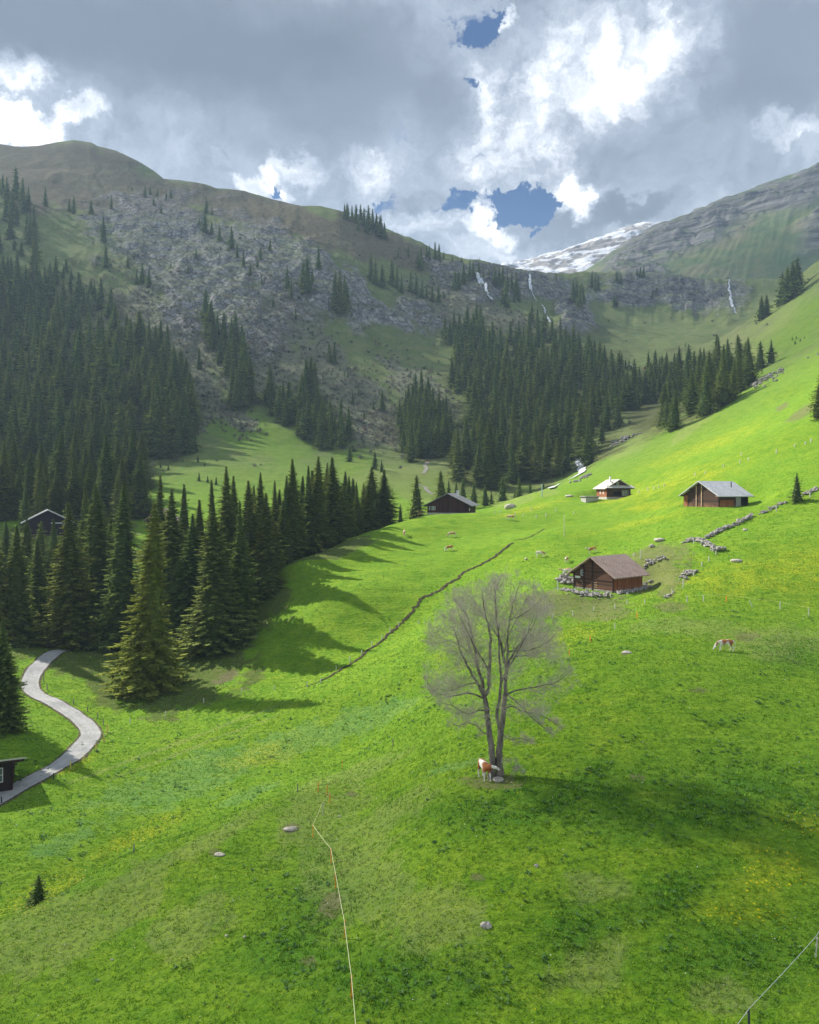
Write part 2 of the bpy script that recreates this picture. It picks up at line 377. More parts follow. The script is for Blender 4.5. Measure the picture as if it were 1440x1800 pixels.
# near meadow vs the rest: how fresh the grass is
fresh = 1-sstep(230, 420, Dgrid)*.75
fresh = np.maximum(fresh, blobs([(470,770,150,60,20,.5),(620,820,60,30,0,.5),(360,740,40,30,40,.5),(1250,740,230,60,-35,.5),(200,335,80,12,8,.4),(1400,580,90,60,-40,.5)], 290, 980)*.75)
M1 = np.stack([rockm, drygrass, np.maximum(scrub, heath*.0), flower], -1)
M2 = np.stack([worn, litter, blue, lush], -1)
M3 = np.stack([fresh, heath, cliff, np.ones_like(X)], -1)

def grid_faces(nu, nd):
    i = np.arange((nu-1)*(nd-1)); a = (i//(nd-1))*nd + i % (nd-1)
    return np.stack([a, a+nd, a+nd+1, a+1], -1)

def mat_ground():
    m, N, b = new_mat('meadow_and_mountain_ground')
    co = N.coord('Object')
    a1 = N.attr('m1'); s1 = N.sep(a1.outputs['Color']); a2 = N.attr('m2'); s2 = N.sep(a2.outputs['Color']); a3 = N.attr('m3'); s3 = N.sep(a3.outputs['Color'])
    big = N.noise(co, .045, 3, .55); mid = N.noise(co, .35, 4, .6); fine = N.noise(co, 3.2, 4, .65); vf = N.noise(co, 14, 3, .7)
    # near grass
    g1 = N.mix(N.mr(mid, .35, .65), (.125, .255, .010), (.228, .338, .018))
    g1 = N.mix(N.mr(big, .38, .62), g1, N.mix(.5, g1, (.19, .35, .025)))
    g1 = N.mix(N.math('MULTIPLY', N.mr(fine, .48, .72), .75), g1, (.035, .115, .010))
    g1 = N.mix(N.math('MULTIPLY', N.mr(vf, .5, .75), .45), g1, (.23, .34, .05))
    stk = N.noise(N.scale(co, .35, 1.3, 3.5), 1.1, 5, .72); g1 = N.mix(N.math('MULTIPLY', N.mr(stk, .47, .66), .5), g1, (.055, .165, .010)); g1 = N.mix(N.math('MULTIPLY', N.mr(stk, .46, .32), .35), g1, (.26, .37, .04))
    # far grass, duller
    g2 = N.mix(N.mr(mid, .35, .65), (.10, .138, .058), (.165, .178, .088))
    g2 = N.mix(N.mr(N.noise(co, .12, 4, .6), .45, .62), g2, (.20, .19, .10))
    g = N.mix(s3[0], g2, g1)
    lushc = N.mix(N.mr(fine, .4, .6), (.028, .12, .012), (.075, .20, .02))
    g = N.mix(N.math('MULTIPLY', a2.outputs['Alpha'], .6), g, lushc)
    thr = lambda mask, nz, w=.5: N.mr(N.math('ADD', mask, N.math('MULTIPLY', N.math('SUBTRACT', nz, .5), w)), .35, .65)
    dry = N.mix(N.mr(fine, .35, .65), (.24, .25, .085), (.42, .38, .19))
    g = N.mix(N.math('MULTIPLY', thr(s1[1], N.noise(co, .5, 6, .7), 1.6), .24), g, dry)
    blu = N.mix(N.mr(vf, .4, .6), (.08, .22, .10), (.20, .34, .26))
    g = N.mix(N.math('MULTIPLY', thr(s2[2], N.noise(co, .4, 6, .75), 2.4), .20), g, blu)
    # flowers: small dots
    vo = N.n('ShaderNodeTexVoronoi', Scale=3.3); N.nt.links.new(co, vo.inputs['Vector'])
    dots = N.math('MULTIPLY', N.mr(vo.outputs['Distance'], .24, .16), N.math('GREATER_THAN', N.math('ADD', s2[3] if False else a1.outputs['Alpha'], N.noise(co, .9, 2)), 1.02))
    g = N.mix(N.math('MULTIPLY', N.math('MULTIPLY', a1.outputs['Alpha'], N.mr(mid, .35, .6)), .30), g, (.42, .40, .015))
    g = N.mix(N.math('MULTIPLY', dots, .85), g, (.72, .58, .01))
    # heath: brown winter heather
    hc = N.mix(N.mr(N.noise(co, .25, 4, .6), .35, .65), (.115, .088, .066), (.17, .15, .08))
    g = N.mix(N.math('MULTIPLY', thr(s3[1], N.noise(co, .05, 4, .6), .9), .9), g, hc)
    # bare scrub
    sc_ = N.mix(N.mr(N.noise(co, .6, 4, .7), .35, .65), (.13, .145, .075), (.29, .285, .205))
    g = N.mix(N.math('MULTIPLY', thr(s1[2], N.noise(co, .16, 5, .6), 1.3), .85), g, sc_)
    # forest floor
    lit = N.mix(N.mr(N.noise(co, .8, 5, .65), .35, .65), (.045, .060, .018), (.120, .112, .050))
    g = N.mix(N.math('MULTIPLY', thr(s2[1], N.noise(co, .6, 6, .7), 1.5), .72), g, lit)
    wo = N.mix(N.mr(fine, .35, .65), (.12, .10, .055), (.22, .18, .11))
    g = N.mix(N.math('MULTIPLY', thr(s2[0], N.noise(co, .9, 6, .75), 2.2), .6), g, wo)
    # rock
    rn = N.noise(N.scale(co, 1, 1, 1.6), .16, 8, .68); rn2 = N.noise(N.scale(co, .5, .5, 2.4), .3, 5, .65)
    rc = N.mix(N.mr(rn, .34, .64), (.165, .168, .165), (.52, .515, .49))
    rc = N.mix(N.mr(rn2, .58, .7), rc, (.48, .42, .31))
    geo = N.nt.nodes.new('ShaderNodeNewGeometry'); nz = N.nt.nodes.new('ShaderNodeSeparateXYZ'); N.nt.links.new(geo.outputs['Normal'], nz.inputs[0])
    steep = N.mr(N.math('ADD', nz.outputs[2], N.math('MULTIPLY', N.math('SUBTRACT', rn, .5), .5)), .86, .70)
    wv = N.vmath('ADD', N.scale(co, 1, 1, .6), N.vmath('MULTIPLY', N.noise(co, .05, 4, .6, 'Color'), (16, 16, 16)))
    vc = N.nt.nodes.new('ShaderNodeTexVoronoi'); vc.feature = 'DISTANCE_TO_EDGE'; N.nt.links.new(wv, vc.inputs['Vector']); vc.inputs['Scale'].default_value = .085
    vc2 = N.nt.nodes.new('ShaderNodeTexVoronoi'); vc2.feature = 'DISTANCE_TO_EDGE'; N.nt.links.new(wv, vc2.inputs['Vector']); vc2.inputs['Scale'].default_value = .23
    crack = N.math('MAXIMUM', N.mr(vc.outputs['Distance'], .09, .0), N.math('MULTIPLY', N.mr(vc2.outputs['Distance'], .12, .0), .7))
    rc = N.mix(N.math('MULTIPLY', crack, .75), rc, (.055, .06, .055))
    rm = N.math('MULTIPLY', thr(s1[0], N.noise(co, .055, 6, .7), 1.25), N.mr(steep, 0, 1, .45, 1))
    g = N.mix(rm, g, rc)
    cm = N.math('MULTIPLY', s3[2], N.mr(nz.outputs[2], .80, .62))
    g = N.mix(cm, g, N.mix(N.mr(rn, .38, .62), (.05, .052, .058), (.30, .30, .29)))
    N.nt.links.new(g, b.inputs['Base Color']); b.inputs['Roughness'].default_value = .95; b.inputs['Specular IOR Level'].default_value = .08
    hb = N.math('ADD', N.math('ADD', N.math('MULTIPLY', stk, .5), N.math('MULTIPLY', fine, .35)), N.math('MULTIPLY', vf, .12))
    bn = N.bump(hb, .9, .55)
    rb = N.bump(N.math('MULTIPLY', N.math('SUBTRACT', rn, N.math('MULTIPLY', crack, .35)), N.math('ADD', s1[0], N.math('MULTIPLY', s1[2], .5))), .9, 5.0, bn)
    N.nt.links.new(rb, b.inputs['Normal'])
    return m
MG = mat_ground()
P = np.stack([X, Y, Z], -1).reshape(-1, 3)
gme = mesh_np('ground', P, [grid_faces(NU, ND)], MG, True, {'m1': M1.reshape(-1, 4), 'm2': M2.reshape(-1, 4), 'm3': M3.reshape(-1, 4)})
ground = link('ground', gme); tag(ground, kind='structure', label='alpine meadow and mountain slopes')

# ------------------------------------------------------------------ far ridge (right) and snow mountain, with their own depth
def far_sheet(name, pts, nu, nd, u0, u1, d0, d1, mat, noise_fn, label, lam=2e-3):
    f = fit(np.array(pts, float), lam)
    uu = np.linspace(u0, u1, nu); ll = np.linspace(math.log(d0), math.log(d1), nd)
    U, L = np.meshgrid(uu, ll, indexing='ij'); D = np.exp(L)
    T = f(U, L); x = (U-CU)/F*D; y = D; z = T*D; v = CV-T*F
    z2, at_ = noise_fn(U, v, x, y, z, D)
    me = mesh_np(name, np.stack([x, y, z2], -1).reshape(-1, 3), [grid_faces(nu, nd)], mat, True, {k: a.reshape(-1, 4) if a.ndim == 3 else a.ravel() for k, a in at_.items()})
    o = link(name, me); tag(o, kind='structure', label=label); return o

def ridge_noise(U, v, x, y, z, D):
    n = fbm(x/120, y/120, 5); r = ridged(x/70+.5*n, (z+y*.4)/70, 5)
    # rock bands near the crest: strata dipping to the left
    sky = np.interp(U, [1040,1090,1150,1180,1230,1290,1330,1380,1440,1740], [475,440,405,390,372,350,335,320,292,160])
    below = (v-sky)
    rk = np.clip(1-sstep(40, 95, below+n*40), 0, 1)*sstep(1030, 1100, U)
    rk = np.maximum(rk, .9*(1-sstep(18, 34, np.abs(below-120-(U-1300)*.05+n*30)))*sstep(1380, 1460, U))
    band = np.sin((z+.35*x+n*26)/17*2*np.pi/2)
    strip = sstep(.15, .6, fbm((x+y)/40, (z*.3)/40, 4))
    dz = n*9 + rk*(r*17 + band*7) + (1-rk)*ridged((x*.8-y*.5)/26, (x*.3+y*.5)/110, 3)*2.6
    fade = np.clip(below/30, .38, 1)
    att = np.stack([rk, strip, n*.5+.5, np.ones_like(x)], -1)
    return z+dz*fade, {'m1': att}
def mat_ridge():
    m, N, b = new_mat('banded_ridge')
    co = N.coord(); a = N.attr('m1'); s = N.sep(a.outputs['Color'])
    nz = N.noise(co, .03, 6, .65); n2 = N.noise(co, .012, 4, .6)
    g = N.mix(N.mr(nz, .4, .6), (.09, .155, .05), (.165, .20, .075))
    g = N.mix(N.mr(n2, .5, .65), g, (.22, .205, .11))
    stra = N.noise(N.scale(co, .35, .35, 3.2), .035, 7, .7)
    r = N.mix(N.mr(stra, .38, .6), (.07, .07, .075), (.31, .30, .28))
    geo = N.nt.nodes.new('ShaderNodeNewGeometry'); q = N.nt.nodes.new('ShaderNodeSeparateXYZ'); N.nt.links.new(geo.outputs['Normal'], q.inputs[0])
    st = N.mr(N.math('ADD', q.outputs[2], N.math('MULTIPLY', N.math('SUBTRACT', stra, .5), .6)), .9, .66)
    c = N.mix(N.math('MULTIPLY', N.math('MULTIPLY', s[0], 1.25), st, clamp=True), g, r)
    N.nt.links.new(c, b.inputs['Base Color']); b.inputs['Roughness'].default_value = .95
    N.nt.links.new(N.bump(N.math('MULTIPLY', stra, s[0]), .9, 9), b.inputs['Normal'])
    return m
RP = [(1000,640,1150),(1150,640,1150),(1300,640,1150),(1440,640,1150),(1740,640,1150),
 (1000,560,1300),(1150,520,1300),(1300,520,1300),(1440,500,1300),(1740,480,1250),
 (1000,500,1450),(1090,490,1500),(1150,480,1450),(1250,450,1450),(1350,430,1400),(1440,400,1380),(1740,330,1350),
 (1040,478,1650),(1100,455,1650),(1150,440,1620),(1250,400,1580),(1350,365,1550),(1440,330,1500),(1740,240,1480),
 (1020,484,1800),(1060,462,1800),(1095,437,1800),(1130,418,1780),(1150,407,1770),(1180,394,1750),(1230,376,1730),(1290,354,1700),(1330,339,1690),(1380,324,1670),(1415,310,1650),(1440,297,1640),(1740,180,1600),
 (960,520,1800),(940,540,1650),(960,600,2000),(1100,520,2100),(1300,460,2100),(1500,420,2100),(1740,330,2100),(1000,640,2400),(1400,560,2400),(1740,520,2400)]
far_sheet('mountain', RP, 420, 420, 930, 1770, 1150, 2400, mat_ridge(), ridge_noise, 'green and grey banded ridge rising to the right')

def snow_noise(U, v, x, y, z, D):
    n = fbm(x/220, y/220, 5); r = ridged(x/110, (y+z)/110, 5)
    dz = n*14+r*9+np.sin((z+n*30)/26*6.28)*3
    return z+dz*np.clip(1-sstep(2700, 2950, D)*.75, .2, 1), {'m1': np.stack([n, n, n, n], -1)}
def mat_snow():
    m, N, b = new_mat('snow_patched_rock')
    co = N.coord(); nz = N.noise(N.scale(co, 1, 1, 2.2), .011, 7, .62); n2 = N.noise(N.scale(co, .6, .6, 3), .02, 6, .6)
    rock_ = N.mix(N.mr(n2, .4, .6), (.17, .155, .145), (.31, .285, .265))
    geo = N.nt.nodes.new('ShaderNodeNewGeometry'); q = N.nt.nodes.new('ShaderNodeSeparateXYZ'); N.nt.links.new(geo.outputs['Normal'], q.inputs[0])
    c = N.mix(N.mr(N.math('ADD', nz, N.math('MULTIPLY', q.outputs[2], .22)), .66, .68), rock_, (.62, .64, .69))
    N.nt.links.new(c, b.inputs['Base Color']); N.nt.links.new(N.bump(nz, .8, 14), b.inputs['Normal'])
    return m
SP = [(700,620,1900),(900,600,1900),(1100,600,1900),(1300,600,1900),(700,540,2300),(900,500,2300),(1000,500,2300),(1100,490,2250),(1200,490,2250),(1300,490,2250),
 (960,478,2550),(1040,462,2550),(1100,440,2550),(1150,425,2550),(1200,440,2550),
 (700,520,2900),(840,486,2900),(895,472,2900),(930,461,2900),(1000,444,2880),(1050,429,2860),(1080,414,2850),(1110,402,2840),(1145,395,2820),(1172,401,2830),(1200,396,2830),(1240,400,2830),(1300,420,2850),
 (700,600,3400),(1000,560,3400),(1200,560,3400),(1300,560,3400)]
far_sheet('snow_mountain', SP, 300, 300, 700, 1330, 1900, 3400, mat_snow(), snow_noise, 'distant mountain streaked with old snow')

# ------------------------------------------------------------------ camera
cd = bpy.data.cameras.new('camera'); cam = bpy.data.objects.new('camera', cd); COL.objects.link(cam)
cam.location = (0, 0, 0); cam.rotation_euler = (rad(90), 0, 0)
cd.sensor_fit = 'HORIZONTAL'; cd.sensor_width = 36; cd.lens = 36*F/1440; cd.shift_y = -(900-CV)/1440
cd.clip_start = .5; cd.clip_end = 20000
sc.camera = cam

# ------------------------------------------------------------------ light
SUN_AZ, SUN_EL = -55., 37.
S = Vector((math.sin(rad(SUN_AZ))*math.cos(rad(SUN_EL)), math.cos(rad(SUN_AZ))*math.cos(rad(SUN_EL)), math.sin(rad(SUN_EL))))
sl = bpy.data.lights.new('sun', 'SUN'); sl.energy = 5.0; sl.angle = rad(.9); sl.color = (1, .95, .87)
so = bpy.data.objects.new('sun', sl); COL.objects.link(so); so.location = S*60; so.rotation_euler = S.to_track_quat('Z', 'Y').to_euler()

w = bpy.data.worlds.new('World'); sc.world = w; w.use_nodes = True
wn = w.node_tree; wn.nodes.clear(); W = NT(wn)
out = wn.nodes.new('ShaderNodeOutputWorld'); bg = wn.nodes.new('ShaderNodeBackground'); wn.links.new(bg.outputs[0], out.inputs[0])
sky = wn.nodes.new('ShaderNodeTexSky'); sky.sky_type = 'NISHITA'; sky.sun_disc = False
sky.sun_elevation = rad(SUN_EL); sky.sun_rotation = rad(SUN_AZ); sky.altitude = 1500; sky.air_density = 1.0; sky.dust_density = .3
SKY = .10
dirv = W.coord('Generated')
warp = wn.nodes.new('ShaderNodeTexNoise'); wn.links.new(dirv, warp.inputs['Vector']); warp.inputs['Scale'].default_value = 8; warp.inputs['Detail'].default_value = 7; warp.inputs['Roughness'].default_value = .66
wd = W.vmath('MULTIPLY', W.vmath('SUBTRACT', warp.outputs['Color'], (.5, .5, .5)), (.16, .16, .16))
dw = W.vmath('ADD', dirv, wd)
def dirof(u, v): return Vector(((u-CU)/F, 1, (CV-v)/F)).normalized()
def sblob(u, v, ru, rv, ang=0., soft=1.0, src=None):
    """soft elliptical patch of the sky round one direction"""
    c = dirof(u, v); e1 = Vector((1, 0, 0)); e1 = (e1-c*e1.dot(c)).normalized(); e2 = e1.cross(c)*-1
    if e2.z < 0: e2 = -e2
    a = rad(ang); k = c.y/F
    ax = (e1*math.cos(a)-e2*math.sin(a))/(ru*k); ay = (e1*math.sin(a)+e2*math.cos(a))/(rv*k)
    q = W.vmath('SUBTRACT', src or dw, tuple(c))
    p1 = W.vmath('DOT_PRODUCT', q, tuple(ax)); p2 = W.vmath('DOT_PRODUCT', q, tuple(ay))
    r = W.math('ADD', W.math('MULTIPLY', p1, p1), W.math('MULTIPLY', p2, p2))
    return W.mr(r, 1+soft, max(0, 1-soft), 0, 1, 'SMOOTHSTEP')
def ssum(L):
    t = None
    for args, wt in L:
        s = W.math('MULTIPLY', sblob(*args), wt); t = s if t is None else W.math('ADD', t, s)
    return t
n_a = W.noise(dirv, 3.2, 6, .55); n_b = W.noise(dw, 14, 6, .62); n_c = W.noise(W.scale(dw, 1, 1, 1.3), 42, 5, .6)
# bright, sunlit cloud
bright = ssum([((14,135,56,32,0),.75),((8,228,80,30,0),1.1),((118,212,44,20,0),.62),
  ((520,312,46,22,-25),.75),((455,330,40,18,0),.5),((640,300,30,34,0),.35),
  ((1040,110,130,80,-20),.42),((1130,80,70,90,40),.50),((1080,170,40,50,10),.40),((880,225,90,70,-20),.55),((985,205,60,70,0),.40),((850,160,30,60,0),.25),((1200,60,60,40,0),.30),
  ((890,20,14,18,0),.7),((850,395,30,24,20),.95),((856,360,9,26,10),.55),((760,385,60,24,0),.5),((1030,350,30,34,-10),1.15),((800,440,60,22,0),.25),((905,430,60,20,0),.15),
  ((1410,228,60,16,-8),.45),((980,300,60,40,0),.2)])
dark = ssum([((230,40,380,100,5),.62),((450,150,300,110,10),.30),((-20,50,180,70,0),.3),((640,120,160,120,0),.2),((780,200,40,110,0),.12),((1400,90,130,110,0),.38),((1010,395,150,22,-4),.45),((1130,380,60,18,-15),.35),((700,430,120,30,0),.15),((1250,250,160,80,-20),.18)])
hole = ssum([((858,28,50,25,-25),1.2),((840,10,40,24,0),.6),((820,160,13,12,0),.8),((838,262,22,8,0),.6),((815,225,9,18,0),.5),((880,352,88,17,-3),1.25),((972,366,34,15,-5),1.0),((800,345,32,12,0),.9),((915,378,60,9,0),.8),((705,350,26,10,0),.8),((485,343,12,4,0),.8),((740,250,30,6,0),.3)])
hole = W.math('MULTIPLY', hole, 1.15); hole = W.math('SUBTRACT', hole, ssum([((853,368,17,36,12),.9),((893,15,17,20,0),1.1),((925,392,36,9,0),.5)]))
zz_ = wn.nodes.new('ShaderNodeSeparateXYZ'); wn.links.new(dirv, zz_.inputs[0])
B = W.math('ADD', W.math('ADD', W.mr(zz_.outputs[2], .50, .26, 0, .20), W.math('SUBTRACT', bright, dark)), W.math('MULTIPLY', W.math('SUBTRACT', n_a, .5), .5))
tex = W.math('MULTIPLY', W.math('ADD', W.math('MULTIPLY', W.math('SUBTRACT', n_b, .5), 2.0), W.math('MULTIPLY', W.math('SUBTRACT', n_c, .5), .95)), W.mr(B, -.3, .4, .12, 1.2))
B2 = W.math('ADD', B, tex)
cr = wn.nodes.new('ShaderNodeValToRGB'); wn.links.new(W.mr(B2, -.8, 1.4), cr.inputs[0])
el = cr.color_ramp.elements
el[0].position = .0; el[0].color = (.135, .155, .195, 1); el[1].position = 1.; el[1].color = (1.35, 1.35, 1.36, 1)
for p, c in ((.22, (.19, .215, .265)), (.36, (.30, .34, .41)), (.5, (.43, .475, .55)), (.64, (.66, .70, .76)), (.80, (1.0, 1.0, 1.02))):
    e = el.new(p); e.color = (*c, 1)
H = W.mr(W.math('ADD', hole, W.math('ADD', W.math('MULTIPLY', W.math('SUBTRACT', n_b, .5), 1.8), W.math('MULTIPLY', W.math('SUBTRACT', n_c, .5), .7))), .34, .92, 0, 1, 'SMOOTHSTEP')
blue_sky = W.vmath('MULTIPLY', sky.outputs[0], (SKY*.010, SKY*.175, SKY*.35))
EXPK = .70
cloudc = W.vmath('MULTIPLY', cr.outputs[0], (EXPK, EXPK, EXPK))
final = W.mix(H, cloudc, blue_sky)
wn.links.new(final, bg.inputs[0]); bg.inputs[1].default_value = 1.0

sc.view_settings.view_transform = 'Standard'; sc.view_settings.look = 'None'; sc.view_settings.exposure = 1.10; sc.view_settings.gamma = 1
sc.render.engine = 'CYCLES'
sc.cycles.use_denoising = True
try: sc.cycles.denoiser = 'OPENIMAGEDENOISE'
except Exception: pass
sc.cycles.max_bounces = 5; sc.cycles.diffuse_bounces = 2; sc.cycles.glossy_bounces = 1; sc.cycles.transmission_bounces = 3; sc.cycles.transparent_max_bounces = 6; sc.cycles.volume_bounces = 0
sc.cycles.use_adaptive_sampling = True; sc.cycles.adaptive_threshold = .02
w.cycles.sampling_method = 'MANUAL' if hasattr(w, 'cycles') else None
w.cycles.sample_map_resolution = 512

# ------------------------------------------------------------------ out-of-view clouds, added and shaped to shade mountains and near pasture
def mat_cloud(name, clear):
    m, N, b = new_mat(name); b.inputs['Base Color'].default_value = (.9, .9, .92, 1)
    tr = N.nt.nodes.new('ShaderNodeBsdfTransparent'); mx = N.nt.nodes.new('ShaderNodeMixShader'); mx.inputs[0].default_value = clear
    out = [q for q in N.nt.nodes if q.type == 'OUTPUT_MATERIAL'][0]
    N.nt.links.new(b.outputs[0], mx.inputs[1]); N.nt.links.new(tr.outputs[0], mx.inputs[2]); N.nt.links.new(mx.outputs[0], out.inputs[0]); return m
def shade_cloud_deck(x0, x1, y0, y1, nx, ny, cover, depth, mat, label):
    zc = 3000.; k = zc/S.z
    CX, CY = np.meshgrid(np.linspace(x0, x1, nx), np.linspace(y0, y1, ny), indexing='ij')
    gx, gy = CX-S.x*k, CY-S.y*k               # where this bit of cloud drops its shadow
    n = fbm(gx/160, gy/160, 5); nb_ = fbm(gx/60+4, gy/60, 4)
    e, deep = cover(gx, gy, n, nb_)
    lo = zc-(6+140*deep)*np.sqrt(e)*(1+.5*n); hi = zc+(8+260*deep)*np.sqrt(e)*(1+.9*n+.3*nb_)
    Vb = np.stack([CX, CY, lo], -1).reshape(-1, 3); Vt = np.stack([CX, CY, hi+2], -1).reshape(-1, 3)
    f = grid_faces(nx, ny); f = f[(e > .04).ravel()[f].all(1)]
    o = link('cloud', mesh_np('cloud', np.concatenate([Vb, Vt]), [f, f[:, ::-1]+len(Vb)], mat, True)); tag(o, label, kind='structure')  # unseen sheet, outlined by the shade wanted on the ground
def _c1(gx, gy, n, nb_):
    edge = np.interp(gx, [-1500,-400,-150,-60,40,140,260,600,1500], [330,300,285,300,330,310,270,250,250])
    return sstep(-40, 60, (gy-edge)+n*70+nb_*25)*(1-sstep(1500, 1900, gy+n*200))*sstep(-1600, -1200, gx)*(1-sstep(1500, 1700, gx)), sstep(0, 900, gy-edge)
def _c2(gx, gy, n, nb_):
    edge = np.interp(gx, [-150,-60,-15,10,40,120], [128,122,112,100,88,84])
    return sstep(-8, 16, edge-gy+n*16+nb_*8)*sstep(-600, -400, gy)*sstep(-500, -350, gx)*(1-sstep(350, 500, gx)), sstep(0, 500, edge-gy)
shade_cloud_deck(-5000, -1500, 2300, 4700, 150, 110, _c1, 1, mat_cloud('shade_cloud_vapour', .73), 'cloud bank out of view, shaped to shade the mountain')
shade_cloud_deck(-3800, -2700, 1650, 2460, 150, 130, _c2, 1, mat_cloud('shade_cloud_vapour_near', .68), 'cloud bank out of view, added to shade the near pasture')  # second deck, out of view, added to dim the foreground sun

# ------------------------------------------------------------------ haze
HD = .00017
hz = MB(); hz.box(-2600, 2600, -60, 3600, -60, 1050)
hm = bpy.data.materials.new('haze_air'); hm.use_nodes = True; hn = hm.node_tree; hn.nodes.clear()
ho = hn.nodes.new('ShaderNodeOutputMaterial'); pv = hn.nodes.new('ShaderNodeVolumePrincipled'); hn.links.new(pv.outputs[0], ho.inputs['Volume'])
pv.inputs['Density'].default_value = HD; pv.inputs['Color'].default_value = (.58, .78, 1, 1); pv.inputs['Anisotropy'].default_value = .1
haze = hz.build('haze', hm); tag(haze, kind='stuff', label='thin blue haze in the valley air')
# ------------------------------------------------------------------ spruces
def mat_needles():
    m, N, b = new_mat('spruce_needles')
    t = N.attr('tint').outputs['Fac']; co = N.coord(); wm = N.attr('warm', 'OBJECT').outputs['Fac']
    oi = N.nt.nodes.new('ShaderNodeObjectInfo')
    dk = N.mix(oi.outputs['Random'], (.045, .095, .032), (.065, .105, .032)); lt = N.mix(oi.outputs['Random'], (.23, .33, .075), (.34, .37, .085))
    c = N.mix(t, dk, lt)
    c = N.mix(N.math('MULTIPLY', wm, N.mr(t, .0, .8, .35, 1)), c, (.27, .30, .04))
    N.nt.links.new(c, b.inputs['Base Color']); b.inputs['Roughness'].default_value = .9; b.inputs['Specular IOR Level'].default_value = .05
    tr = N.nt.nodes.new('ShaderNodeBsdfTranslucent'); N.nt.links.new(c, tr.inputs[0])
    mx = N.nt.nodes.new('ShaderNodeMixShader'); mx.inputs[0].default_value = .32
    out = [n for n in N.nt.nodes if n.type == 'OUTPUT_MATERIAL'][0]
    N.nt.links.new(b.outputs[0], mx.inputs[1]); N.nt.links.new(tr.outputs[0], mx.inputs[2]); N.nt.links.new(mx.outputs[0], out.inputs[0])
    return m
def simple(name, col, rough=.85, nscale=None, amt=.35, bump=None, spec=.2, stretch=(1, 1, 1), c2=None, metal=0, randobj=False):
    m, N, b = new_mat(name)
    b.inputs['Roughness'].default_value = rough; b.inputs['Specular IOR Level'].default_value = spec; b.inputs['Metallic'].default_value = metal
    c = (*col, 1)
    if nscale:
        nz = N.noise(N.scale(N.coord(), *stretch), nscale, 4, .6)
        c2 = c2 or tuple(x*(1-amt) for x in col)
        c = N.mix(N.mr(nz, .35, .65), c2, col)
        N.nt.links.new(c, b.inputs['Base Color'])
        if bump: N.nt.links.new(N.bump(nz, .8, bump), b.inputs['Normal'])
    else: b.inputs['Base Color'].default_value = c
    return m
M_NEED = mat_needles()
M_BARK = simple('spruce_bark', (.10, .075, .055), .95, 3, .5, .05, stretch=(1, 1, .3))

